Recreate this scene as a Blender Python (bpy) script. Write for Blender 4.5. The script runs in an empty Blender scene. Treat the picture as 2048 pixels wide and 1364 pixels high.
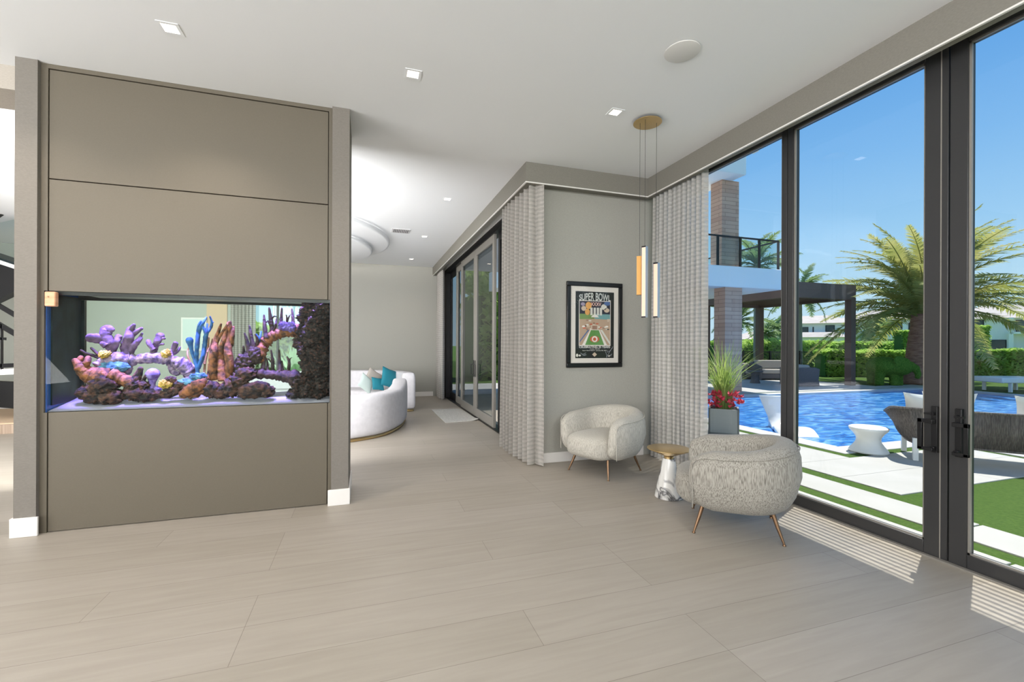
import bpy, bmesh, math, random
from mathutils import Vector, Matrix, noise, Euler
R = math.radians
random.seed(7)
S = bpy.context.scene
COL = S.collection

# ------------------------------------------------------------------ camera
F_PX, CXP, CYP, ROLL = 893.0, 1024.0, 688.0, 0.004
YAW = math.atan(293 / 893.0)
EYE = Vector((0, 0, 1.5))
cs, sn = math.cos(YAW), math.sin(YAW)
right0, fwd, up0 = Vector((cs, -sn, 0)), Vector((sn, cs, 0)), Vector((0, 0, 1))
right = right0 * math.cos(ROLL) + up0 * math.sin(ROLL)
upv = up0 * math.cos(ROLL) - right0 * math.sin(ROLL)
cam = bpy.data.objects.new('camera', bpy.data.cameras.new('camera'))
COL.objects.link(cam)
cam.matrix_world = Matrix(((right.x, upv.x, -fwd.x, EYE.x), (right.y, upv.y, -fwd.y, EYE.y), (right.z, upv.z, -fwd.z, EYE.z), (0, 0, 0, 1)))
cam.data.sensor_fit = 'HORIZONTAL'
cam.data.sensor_width = 36.0
cam.data.lens = 36.0 * F_PX / 2048
cam.data.shift_y = (CYP - 682) / 2048
cam.data.clip_end = 600
S.camera = cam

# ------------------------------------------------------------------ sky, sun, area lights, exposure
W = bpy.data.worlds.new('sky')
S.world = W
W.use_nodes = True
nt = W.node_tree
nt.nodes.clear()
tc = nt.nodes.new('ShaderNodeTexCoord')
sep = nt.nodes.new('ShaderNodeSeparateXYZ')
rmp = nt.nodes.new('ShaderNodeValToRGB')
bg = nt.nodes.new('ShaderNodeBackground')
wo = nt.nodes.new('ShaderNodeOutputWorld')
nt.links.new(tc.outputs['Generated'], sep.inputs[0])
nt.links.new(sep.outputs['Z'], rmp.inputs[0])
nt.links.new(rmp.outputs[0], bg.inputs[0])
nt.links.new(bg.outputs[0], wo.inputs[0])
els = rmp.color_ramp.elements
els[0].position, els[0].color = 0.0, (.62, .81, .94, 1)
els[1].position, els[1].color = 1.0, (.06, .22, .60, 1)
for p, c_ in ((.09, (.52, .77, .95)), (.20, (.35, .64, .95)), (.32, (.225, .51, .91)), (.47, (.13, .39, .85))):
    e = els.new(p)
    e.color = (*c_, 1)
bg.inputs[1].default_value = 1.0

def lamp(name, kind, loc, energy, color, **kw):
    d = bpy.data.lights.new(name, kind)
    d.energy, d.color = energy, color
    aim = kw.pop('aim', None)
    for k, v in kw.items():
        setattr(d, k, v)
    o = bpy.data.objects.new(name, d)
    COL.objects.link(o)
    o.location = loc
    if aim is not None:
        o.rotation_euler = Vector(aim).to_track_quat('-Z', 'Y').to_euler()
    return o

SUN_EL = R(66)
sun_dir = Vector((-.906 * math.cos(SUN_EL), -.423 * math.cos(SUN_EL), -math.sin(SUN_EL)))
lamp('sun', 'SUN', (10, 5, 20), 6.6, (1, .95, .88), angle=R(.35), aim=sun_dir)
lamp('back_fill', 'AREA', (-1.2, -2.7, 3.12), 350, (1, 1, 1), shape='RECTANGLE', size=7.5, size_y=.95, aim=(0, 1, .30))  # unseen fill panel added behind the camera to brighten the room
lamp('living_fill', 'AREA', (-2.3, 5.5, 1.75), 360, (1, 1, 1), shape='RECTANGLE', size=3.8, size_y=2.6, aim=(0, 1, .16))  # fill added behind the tank wall to lift the living area
lamp('near_left_fill', 'AREA', (-6.3, .6, 1.6), 370, (1, 1, 1.0), shape='RECTANGLE', size=4.6, size_y=2.2, aim=(1, .15, .85))  # added fill at left, tilted up to brighten the ceiling
lamp('stair_fill', 'AREA', (-6.0, 5.4, 1.75), 90, (1, 1, 1), shape='RECTANGLE', size=3.0, size_y=2.4, aim=(0, 1, .05))  # extra unseen fill for the stair corner

S.view_settings.view_transform = 'Standard'
S.view_settings.look = 'None'
S.view_settings.gamma = 1
S.view_settings.use_curve_mapping = False
S.view_settings.exposure = 0.0
S.cycles.use_denoising = True
S.cycles.max_bounces = 10
S.cycles.diffuse_bounces = 5
S.cycles.transparent_max_bounces = 40
S.cycles.sample_clamp_indirect = 6
S.cycles.caustics_reflective = False
S.cycles.caustics_refractive = False

# ------------------------------------------------------------------ picking points (plan of the place, metres)
def ray(u, v):
    du, dv = u - CXP, v - CYP
    a = du * math.cos(ROLL) + dv * math.sin(ROLL)
    b = -du * math.sin(ROLL) + dv * math.cos(ROLL)
    x, y = a / F_PX, -b / F_PX
    return Vector((x * cs + sn, -x * sn + cs, y))
def atZ(u, v, z=0.0):
    r = ray(u, v)
    return EYE + r * ((z - EYE.z) / r.z)
def atX(u, v, x):
    r = ray(u, v)
    return EYE + r * (x / r.x)
def atY(u, v, y):
    r = ray(u, v)
    return EYE + r * (y / r.y)
def atD(u, v, d):
    return EYE + ray(u, v) * d

# ------------------------------------------------------------------ materials
def lin(r, g, b):
    f = lambda v: (v / 255 / 12.92) if v / 255 <= .04045 else ((v / 255 + .055) / 1.055) ** 2.4
    return (f(r), f(g), f(b), 1)

def _new(name):
    m = bpy.data.materials.new(name)
    m.use_nodes = True
    t = m.node_tree
    b = t.nodes['Principled BSDF']
    return m, t, b

def mat(name, col, rough=.6, metal=0.0, col2=None, nscale=(8, 8, 8), ramp=(.35, .65), bump=None, detail=4, emit=None, spec=.5, coat=0, coord='Object'):
    """plain or two-tone noise material; col/col2 are 0-255"""
    m, t, b = _new(name)
    b.inputs['Base Color'].default_value = lin(*col)
    b.inputs['Roughness'].default_value = rough
    b.inputs['Metallic'].default_value = metal
    b.inputs['Specular IOR Level'].default_value = spec
    b.inputs['Coat Weight'].default_value = coat
    if emit:
        b.inputs['Emission Color'].default_value = lin(*emit[0])
        b.inputs['Emission Strength'].default_value = emit[1]
    if col2 or bump:
        tcn = t.nodes.new('ShaderNodeTexCoord')
        mp = t.nodes.new('ShaderNodeMapping')
        mp.inputs['Scale'].default_value = nscale
        t.links.new(tcn.outputs[coord], mp.inputs[0])
        nz = t.nodes.new('ShaderNodeTexNoise')
        nz.inputs['Scale'].default_value = 1
        nz.inputs['Detail'].default_value = detail
        t.links.new(mp.outputs[0], nz.inputs['Vector'])
        if col2:
            r = t.nodes.new('ShaderNodeValToRGB')
            r.color_ramp.elements[0].position, r.color_ramp.elements[0].color = ramp[0], lin(*col)
            r.color_ramp.elements[1].position, r.color_ramp.elements[1].color = ramp[1], lin(*col2)
            t.links.new(nz.outputs['Fac'], r.inputs[0])
            t.links.new(r.outputs[0], b.inputs['Base Color'])
        if bump:
            bp = t.nodes.new('ShaderNodeBump')
            bp.inputs['Strength'].default_value = bump[0]
            bp.inputs['Distance'].default_value = bump[1]
            t.links.new(nz.outputs['Fac'], bp.inputs['Height'])
            t.links.new(bp.outputs[0], b.inputs['Normal'])
    return m

def glass_mat(name, tint=(1, 1, 1), refl=1.0, ior=1.45, rough=0.0):
    m = bpy.data.materials.new(name)
    m.use_nodes = True
    t = m.node_tree
    t.nodes.clear()
    tr = t.nodes.new('ShaderNodeBsdfTransparent')
    tr.inputs[0].default_value = (*tint, 1)
    gl = t.nodes.new('ShaderNodeBsdfGlossy')
    gl.inputs['Roughness'].default_value = rough
    fr = t.nodes.new('ShaderNodeFresnel')
    fr.inputs[0].default_value = ior
    mu = t.nodes.new('ShaderNodeMath')
    mu.operation = 'MULTIPLY'
    mu.inputs[1].default_value = refl
    mx = t.nodes.new('ShaderNodeMixShader')
    o = t.nodes.new('ShaderNodeOutputMaterial')
    ge = t.nodes.new('ShaderNodeNewGeometry')
    ff = t.nodes.new('ShaderNodeMath')           # only the outer face of the pane mirrors (no trapped light inside it)
    ff.operation = 'SUBTRACT'
    ff.inputs[0].default_value = 1
    t.links.new(ge.outputs['Backfacing'], ff.inputs[1])
    m0 = t.nodes.new('ShaderNodeMath')
    m0.operation = 'MULTIPLY'
    t.links.new(fr.outputs[0], m0.inputs[0])
    t.links.new(ff.outputs[0], m0.inputs[1])
    t.links.new(m0.outputs[0], mu.inputs[0])
    t.links.new(mu.outputs[0], mx.inputs[0])
    t.links.new(tr.outputs[0], mx.inputs[1])
    t.links.new(gl.outputs[0], mx.inputs[2])
    t.links.new(mx.outputs[0], o.inputs[0])
    return m

def leaf_mat(name, col, col2, nscale=(1, 1, 1), back=.4):
    m = mat(name, col, .55, col2=col2, nscale=nscale, ramp=(.3, .7), spec=.3)
    t = m.node_tree
    b = t.nodes['Principled BSDF']
    tl = t.nodes.new('ShaderNodeBsdfTranslucent')
    mx = t.nodes.new('ShaderNodeMixShader')
    mx.inputs[0].default_value = back
    src = b.inputs['Base Color'].links[0].from_socket
    t.links.new(src, tl.inputs[0])
    t.links.new(b.outputs[0], mx.inputs[1])
    t.links.new(tl.outputs[0], mx.inputs[2])
    t.links.new(mx.outputs[0], t.nodes['Material Output'].inputs[0])
    return m

def floor_mat():
    m, t, b = _new('oak_planks')
    tcn = t.nodes.new('ShaderNodeTexCoord')
    mp = t.nodes.new('ShaderNodeMapping')
    mp.inputs['Location'].default_value = (.6, -.2, 0)
    t.links.new(tcn.outputs['Object'], mp.inputs[0])
    br = t.nodes.new('ShaderNodeTexBrick')
    br.inputs['Scale'].default_value = 1
    br.inputs['Brick Width'].default_value = 2.3
    br.inputs['Row Height'].default_value = .31
    br.inputs['Mortar Size'].default_value = .0016
    br.inputs['Mortar Smooth'].default_value = .3
    br.inputs['Bias'].default_value = 0
    br.offset = .37
    br.offset_frequency = 3
    br.inputs['Color1'].default_value = lin(167, 159, 148)
    br.inputs['Color2'].default_value = lin(160, 152, 140)
    br.inputs['Mortar'].default_value = lin(126, 118, 108)
    t.links.new(mp.outputs[0], br.inputs['Vector'])
    m2 = t.nodes.new('ShaderNodeMapping')
    m2.inputs['Scale'].default_value = (1.2, 14, 1)
    t.links.new(tcn.outputs['Object'], m2.inputs[0])
    nz = t.nodes.new('ShaderNodeTexNoise')
    nz.inputs['Scale'].default_value = 1.5
    nz.inputs['Detail'].default_value = 7
    nz.inputs['Distortion'].default_value = .6
    t.links.new(m2.outputs[0], nz.inputs['Vector'])
    rp = t.nodes.new('ShaderNodeValToRGB')
    rp.color_ramp.elements[0].position, rp.color_ramp.elements[0].color = .3, (.86, .85, .84, 1)
    rp.color_ramp.elements[1].position, rp.color_ramp.elements[1].color = .7, (1, 1, 1, 1)
    t.links.new(nz.outputs['Fac'], rp.inputs[0])
    mx = t.nodes.new('ShaderNodeMix')
    mx.data_type = 'RGBA'
    mx.blend_type = 'MULTIPLY'
    mx.inputs['Factor'].default_value = .75
    t.links.new(br.outputs['Color'], mx.inputs['A'])
    t.links.new(rp.outputs[0], mx.inputs['B'])
    t.links.new(mx.outputs['Result'], b.inputs['Base Color'])
    b.inputs['Roughness'].default_value = .42
    b.inputs['Specular IOR Level'].default_value = .35
    bp = t.nodes.new('ShaderNodeBump')
    bp.inputs['Strength'].default_value = .06
    bp.inputs['Distance'].default_value = .004
    t.links.new(nz.outputs['Fac'], bp.inputs['Height'])
    t.links.new(bp.outputs[0], b.inputs['Normal'])
    return m

def curtain_mat():
    """woven sheer with horizontal bands: solid bands and see-through bands"""
    m = bpy.data.materials.new('sheer_banded_cloth')
    m.use_nodes = True
    t = m.node_tree
    t.nodes.clear()
    tcn = t.nodes.new('ShaderNodeTexCoord')
    sp = t.nodes.new('ShaderNodeSeparateXYZ')
    t.links.new(tcn.outputs['Object'], sp.inputs[0])
    mm = t.nodes.new('ShaderNodeMath')
    mm.operation = 'MULTIPLY'
    mm.inputs[1].default_value = 1 / .052
    t.links.new(sp.outputs['Z'], mm.inputs[0])
    fr = t.nodes.new('ShaderNodeMath')
    fr.operation = 'FRACT'
    t.links.new(mm.outputs[0], fr.inputs[0])
    gt = t.nodes.new('ShaderNodeMath')
    gt.operation = 'GREATER_THAN'
    gt.inputs[1].default_value = .52
    t.links.new(fr.outputs[0], gt.inputs[0])
    mp = t.nodes.new('ShaderNodeMapping')
    mp.inputs['Scale'].default_value = (20, 20, 90)
    t.links.new(tcn.outputs['Object'], mp.inputs[0])
    nz = t.nodes.new('ShaderNodeTexNoise')
    nz.inputs['Scale'].default_value = 1
    nz.inputs['Detail'].default_value = 5
    t.links.new(mp.outputs[0], nz.inputs['Vector'])
    rp = t.nodes.new('ShaderNodeValToRGB')
    rp.color_ramp.elements[0].position, rp.color_ramp.elements[0].color = .3, lin(182, 178, 172)
    rp.color_ramp.elements[1].position, rp.color_ramp.elements[1].color = .7, lin(204, 200, 194)
    t.links.new(nz.outputs['Fac'], rp.inputs[0])
    df = t.nodes.new('ShaderNodeBsdfDiffuse')
    tl = t.nodes.new('ShaderNodeBsdfTranslucent')
    t.links.new(rp.outputs[0], df.inputs[0])
    t.links.new(rp.outputs[0], tl.inputs[0])
    m1 = t.nodes.new('ShaderNodeMixShader')
    m1.inputs[0].default_value = .24
    t.links.new(df.outputs[0], m1.inputs[1])
    t.links.new(tl.outputs[0], m1.inputs[2])
    tr = t.nodes.new('ShaderNodeBsdfTransparent')
    ma = t.nodes.new('ShaderNodeMath')
    ma.operation = 'MULTIPLY_ADD'
    ma.inputs[1].default_value = .16
    ma.inputs[2].default_value = .03
    t.links.new(gt.outputs[0], ma.inputs[0])
    m2 = t.nodes.new('ShaderNodeMixShader')
    t.links.new(ma.outputs[0], m2.inputs[0])
    t.links.new(m1.outputs[0], m2.inputs[1])
    t.links.new(tr.outputs[0], m2.inputs[2])
    o = t.nodes.new('ShaderNodeOutputMaterial')
    t.links.new(m2.outputs[0], o.inputs[0])
    return m

def water_mat():
    m, t, b = _new('pool_water')
    tcn = t.nodes.new('ShaderNodeTexCoord')
    mp = t.nodes.new('ShaderNodeMapping')
    mp.inputs['Rotation'].default_value = (0, 0, R(25))
    mp.inputs['Scale'].default_value = (2.2, 4.4, 1)
    t.links.new(tcn.outputs['Object'], mp.inputs[0])
    nz = t.nodes.new('ShaderNodeTexNoise')
    nz.inputs['Scale'].default_value = 1
    nz.inputs['Detail'].default_value = 5
    nz.inputs['Distortion'].default_value = 1.2
    t.links.new(mp.outputs[0], nz.inputs['Vector'])
    rp = t.nodes.new('ShaderNodeValToRGB')
    r_ = rp.color_ramp.elements
    r_[0].position, r_[0].color = .36, lin(28, 94, 178)
    r_[1].position, r_[1].color = .66, lin(128, 188, 236)  # pale ripple highlights painted into the base colour
    e = r_.new(.5)
    e.color = lin(50, 130, 210)
    t.links.new(nz.outputs['Fac'], rp.inputs[0])
    t.links.new(rp.outputs[0], b.inputs['Base Color'])
    b.inputs['Roughness'].default_value = .08
    b.inputs['IOR'].default_value = 1.33
    bp = t.nodes.new('ShaderNodeBump')
    bp.inputs['Strength'].default_value = .55
    bp.inputs['Distance'].default_value = .06
    t.links.new(nz.outputs['Fac'], bp.inputs['Height'])
    t.links.new(bp.outputs[0], b.inputs['Normal'])
    return m

def brick_clad_mat():
    m, t, b = _new('wood_tile_cladding')
    tcn = t.nodes.new('ShaderNodeTexCoord')
    sp = t.nodes.new('ShaderNodeSeparateXYZ')
    t.links.new(tcn.outputs['Object'], sp.inputs[0])
    ad = t.nodes.new('ShaderNodeMath')
    ad.operation = 'ADD'
    t.links.new(sp.outputs['X'], ad.inputs[0])
    t.links.new(sp.outputs['Y'], ad.inputs[1])
    cb = t.nodes.new('ShaderNodeCombineXYZ')
    t.links.new(ad.outputs[0], cb.inputs['X'])
    t.links.new(sp.outputs['Z'], cb.inputs['Y'])
    br = t.nodes.new('ShaderNodeTexBrick')
    br.inputs['Scale'].default_value = 1
    br.inputs['Brick Width'].default_value = .9
    br.inputs['Row Height'].default_value = .13
    br.inputs['Mortar Size'].default_value = .006
    br.inputs['Color1'].default_value = lin(216, 174, 150)
    br.inputs['Color2'].default_value = lin(196, 152, 130)
    br.inputs['Mortar'].default_value = lin(140, 104, 88)
    t.links.new(cb.outputs[0], br.inputs['Vector'])
    t.links.new(br.outputs['Color'], b.inputs['Base Color'])
    b.inputs['Roughness'].default_value = .7
    return m

def marble_mat():
    m, t, b = _new('white_marble')
    tcn = t.nodes.new('ShaderNodeTexCoord')
    nz = t.nodes.new('ShaderNodeTexNoise')
    nz.inputs['Scale'].default_value = 4.2
    nz.inputs['Detail'].default_value = 6
    nz.inputs['Distortion'].default_value = .9
    t.links.new(tcn.outputs['Object'], nz.inputs['Vector'])
    rp = t.nodes.new('ShaderNodeValToRGB')
    r_ = rp.color_ramp.elements
    r_[0].position, r_[0].color = .0, lin(226, 224, 220)
    r_[1].position, r_[1].color = 1.0, lin(230, 228, 225)
    for p, c_ in ((.44, (222, 220, 216)), (.495, (120, 118, 118)), (.507, (48, 48, 50)), (.525, (168, 166, 164)), (.58, (226, 224, 221))):
        e = r_.new(p)
        e.color = lin(*c_)
    t.links.new(nz.outputs['Fac'], rp.inputs[0])
    t.links.new(rp.outputs[0], b.inputs['Base Color'])
    b.inputs['Roughness'].default_value = .22
    return m

def streak_fabric(name, light, dark, p0=.36, p1=.56):
    m, t, b = _new(name)
    tcn = t.nodes.new('ShaderNodeTexCoord')
    mp = t.nodes.new('ShaderNodeMapping')
    mp.inputs['Scale'].default_value = (235, 235, 15)
    t.links.new(tcn.outputs['Object'], mp.inputs[0])
    nz = t.nodes.new('ShaderNodeTexNoise')
    nz.inputs['Scale'].default_value = 1
    nz.inputs['Detail'].default_value = 3
    t.links.new(mp.outputs[0], nz.inputs['Vector'])
    rp = t.nodes.new('ShaderNodeValToRGB')
    rp.color_ramp.elements[0].position, rp.color_ramp.elements[0].color = p0, lin(*dark)
    rp.color_ramp.elements[1].position, rp.color_ramp.elements[1].color = p1, lin(*light)
    t.links.new(nz.outputs['Fac'], rp.inputs[0])
    t.links.new(rp.outputs[0], b.inputs['Base Color'])
    b.inputs['Roughness'].default_value = .9
    b.inputs['Specular IOR Level'].default_value = .2
    b.inputs['Sheen Weight'].default_value = .15
    bp = t.nodes.new('ShaderNodeBump')
    bp.inputs['Strength'].default_value = .35
    bp.inputs['Distance'].default_value = .003
    t.links.new(nz.outputs['Fac'], bp.inputs['Height'])
    t.links.new(bp.outputs[0], b.inputs['Normal'])
    return m

MT = dict(
    floor=floor_mat(),
    ceiling=mat('ceiling_paint', (232, 234, 236), .9),
    paint=mat('white_wall_paint', (226, 225, 221), .9),
    greywall=mat('grey_wall_paint', (178, 182, 174), .9),
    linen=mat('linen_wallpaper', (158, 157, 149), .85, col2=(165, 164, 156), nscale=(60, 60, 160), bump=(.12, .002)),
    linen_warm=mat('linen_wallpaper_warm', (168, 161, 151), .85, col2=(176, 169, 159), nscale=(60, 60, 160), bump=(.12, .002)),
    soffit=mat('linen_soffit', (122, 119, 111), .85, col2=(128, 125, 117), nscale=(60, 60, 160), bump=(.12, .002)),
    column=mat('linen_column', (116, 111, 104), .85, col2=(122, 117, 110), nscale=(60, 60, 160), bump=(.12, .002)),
    taupe=mat('taupe_lacquer', (95, 88, 75), .55, col2=(97, 90, 77), nscale=(90, 90, 90), bump=(.03, .001)),
    reveal=mat('dark_reveal', (40, 30, 22), .8),
    base=mat('white_baseboard', (228, 225, 221), .5),
    bronze=mat('dark_bronze_metal', (60, 60, 61), .42, .35),
    bronze_lit=mat('bronze_metal_rail', (84, 83, 80), .42, .3),
    slider=mat('grey_bronze_metal', (142, 138, 131), .45, .2),
    black=mat('black_metal', (22, 22, 24), .4, .3),
    glass=glass_mat('window_glass', (.97, .985, .98)),
    sliderglass=glass_mat('grey_tinted_glass', (.66, .68, .68)),
    tankglass=glass_mat('tank_glass', (.965, .99, .975), .5),
    railglass=glass_mat('rail_glass', (.88, .93, .925)),
    water=glass_mat('tank_water', (.95, .985, .965), .2, 1.2),
    blueedge=mat('blue_glass_edge', (46, 92, 168), .2),
    curtain=curtain_mat(),
    pool=water_mat(),
    clad=brick_clad_mat(),
    marble=marble_mat(),
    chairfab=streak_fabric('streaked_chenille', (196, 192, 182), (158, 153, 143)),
    chairfab_shaded=streak_fabric('streaked_chenille_shaded', (168, 164, 155), (106, 101, 94), .34, .56),  # same chenille darkened, shading of the window chair put into the colour
    brass=mat('brushed_brass', (222, 192, 138), .28, 1.0),
    copper=mat('aged_brass_leg', (134, 106, 82), .35, .9),
    brassbar=mat('brass_bar', (168, 126, 70), .45, .7),
    silver=mat('satin_aluminium', (186, 190, 200), .4, .6),
    lens=mat('lit_lens', (255, 245, 235), .5, emit=((255, 240, 222), 5.0)),
    cove=mat('cove_light_strip', (255, 250, 244), .5, emit=((255, 250, 244), 26.0)),
    warmlens=mat('warm_lit_diffuser', (150, 120, 100), .5, emit=((255, 226, 200), .85)),
    white=mat('white_gloss', (238, 238, 238), .35),
    whitematte=mat('white_render', (246, 245, 243), .8),
    sofa=mat('pale_grey_velvet', (214, 212, 216), .9, col2=(206, 204, 208), nscale=(14, 14, 14), bump=(.05, .004)),
    teal=mat('teal_velvet', (24, 122, 140), .75),
    paleblue=mat('pale_mint_cloth', (205, 220, 216), .85),
    matrug=mat('grey_woven_mat', (196, 194, 188), .95, col2=(180, 178, 172), nscale=(60, 8, 60), bump=(.3, .004)),
    paving=mat('white_porcelain_paving', (180, 178, 174), .7, col2=(173, 171, 166), nscale=(2, 2, 2)),
    coping=mat('white_coping', (188, 186, 182), .6),
    lawn=mat('lawn_grass', (62, 88, 36), .95, col2=(78, 102, 46), nscale=(40, 40, 40), ramp=(.3, .7), bump=(.8, .02), spec=.1),
    lawnfar=mat('far_lawn_grass', (94, 128, 60), .95, col2=(108, 140, 70), nscale=(3, 3, 3), spec=.1),
    hedge=leaf_mat('hedge_leaf', (142, 184, 74), (202, 224, 124), (1.6, 1.6, 1.6), .55),
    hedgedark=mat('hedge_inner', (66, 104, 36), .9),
    topiary=mat('topiary_turf', (70, 106, 34), .95, col2=(104, 140, 56), nscale=(30, 30, 30), bump=(1.0, .03), spec=.1),
    frond=leaf_mat('palm_frond', (146, 158, 80), (194, 190, 122), (.9, .9, .9), .5),
    frondfar=leaf_mat('far_palm_frond', (104, 138, 82), (150, 172, 116), (.9, .9, .9), .45),
    trunk=mat('palm_trunk_bark', (138, 98, 82), .95, col2=(172, 130, 110), nscale=(5, 5, 16), bump=(1, .06)),
    trunkfar=mat('smooth_palm_trunk', (150, 146, 132), .9),
    pergola=mat('dark_brown_metal', (104, 80, 70), .6),
    rope=mat('charcoal_rope', (86, 80, 78), .8, col2=(120, 112, 108), nscale=(90, 90, 4), ramp=(.4, .6)),
    wicker=mat('charcoal_wicker', (78, 76, 80), .8, col2=(104, 102, 106), nscale=(40, 40, 60), bump=(.5, .01)),
    cushgrey=mat('warm_grey_cushion', (176, 168, 160), .9),
    cushwhite=mat('white_cushion', (238, 237, 234), .9),
    planter=mat('grey_planter', (152, 156, 156), .7),
    soil=mat('dark_soil', (52, 44, 36), .95),
    bloom=mat('red_bloom', (236, 62, 94), .6, col2=(190, 36, 60), nscale=(20, 20, 20)),
    blade=leaf_mat('grass_blade', (130, 164, 66), (190, 200, 120), (5, 5, 3)),
    roof=mat('pale_roof_tile', (188, 176, 168), .9, col2=(200, 190, 182), nscale=(1, 1, 4)),
    darkglass=mat('house_window_glass', (62, 78, 80), .15),
    sand=mat('aquarium_sand', (152, 147, 162), .9, bump=(.3, .01), nscale=(30, 30, 30)),
    rockdark=mat('dark_live_rock', (30, 22, 24), .8, col2=(98, 62, 48), nscale=(26, 26, 26), ramp=(.42, .68), bump=(1, .02)),
    rockwall=mat('encrusted_rock', (26, 20, 20), .85, col2=(112, 70, 58), nscale=(38, 38, 46), ramp=(.5, .78), bump=(1, .02)),
    brownc=mat('brown_coral', (62, 38, 28), .8, col2=(158, 98, 58), nscale=(24, 24, 24), bump=(1, .015)),
    purple=mat('purple_coral', (78, 58, 82), .8, col2=(122, 96, 126), nscale=(22, 22, 22), bump=(.8, .012)),
    lilac=mat('lilac_rock', (74, 58, 96), .8, col2=(176, 150, 170), nscale=(24, 24, 24), bump=(1, .02)),
    bluec=mat('blue_coral', (22, 62, 108), .7, col2=(48, 106, 160), nscale=(18, 18, 18), bump=(.5, .01)),
    tealc=mat('turquoise_crust', (34, 76, 116), .8, col2=(100, 152, 180), nscale=(26, 26, 26), bump=(1, .02)),
    yellow=mat('yellow_coral', (176, 140, 56), .8, col2=(214, 182, 96), nscale=(24, 24, 24), bump=(.7, .01)),
    tan=mat('tan_coral', (178, 138, 92), .8),
    darkc=mat('black_brown_coral', (30, 22, 24), .8, col2=(76, 54, 48), nscale=(22, 22, 30), bump=(1, .012)),
    violet=mat('violet_coral', (84, 60, 140), .8, col2=(150, 130, 196), nscale=(22, 22, 22), bump=(.7, .01)),
    oak=mat('pale_oak', (206, 178, 148), .6),
    woodblock=mat('light_wood', (206, 150, 110), .55, col2=(224, 176, 140), nscale=(6, 6, 30)),
    overflow=mat('black_overflow_glass', (14, 22, 25), .4, spec=.25, col2=(30, 44, 47), nscale=(16, 16, 9)),
    poster_black=mat('poster_black', (20, 26, 24), .6),
    poster_mat=mat('poster_mat_board', (214, 210, 202), .9),
    frameblk=mat('black_frame', (16, 16, 17), .3),
    posterglass=glass_mat('poster_glass', (1, 1, 1), .6),
    vent=mat('vent_grey', (206, 205, 206), .6),
    ventdark=mat('vent_shadow_gap', (110, 108, 110), .9),
    speaker=mat('speaker_mesh', (212, 211, 208), .9),
)

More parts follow.
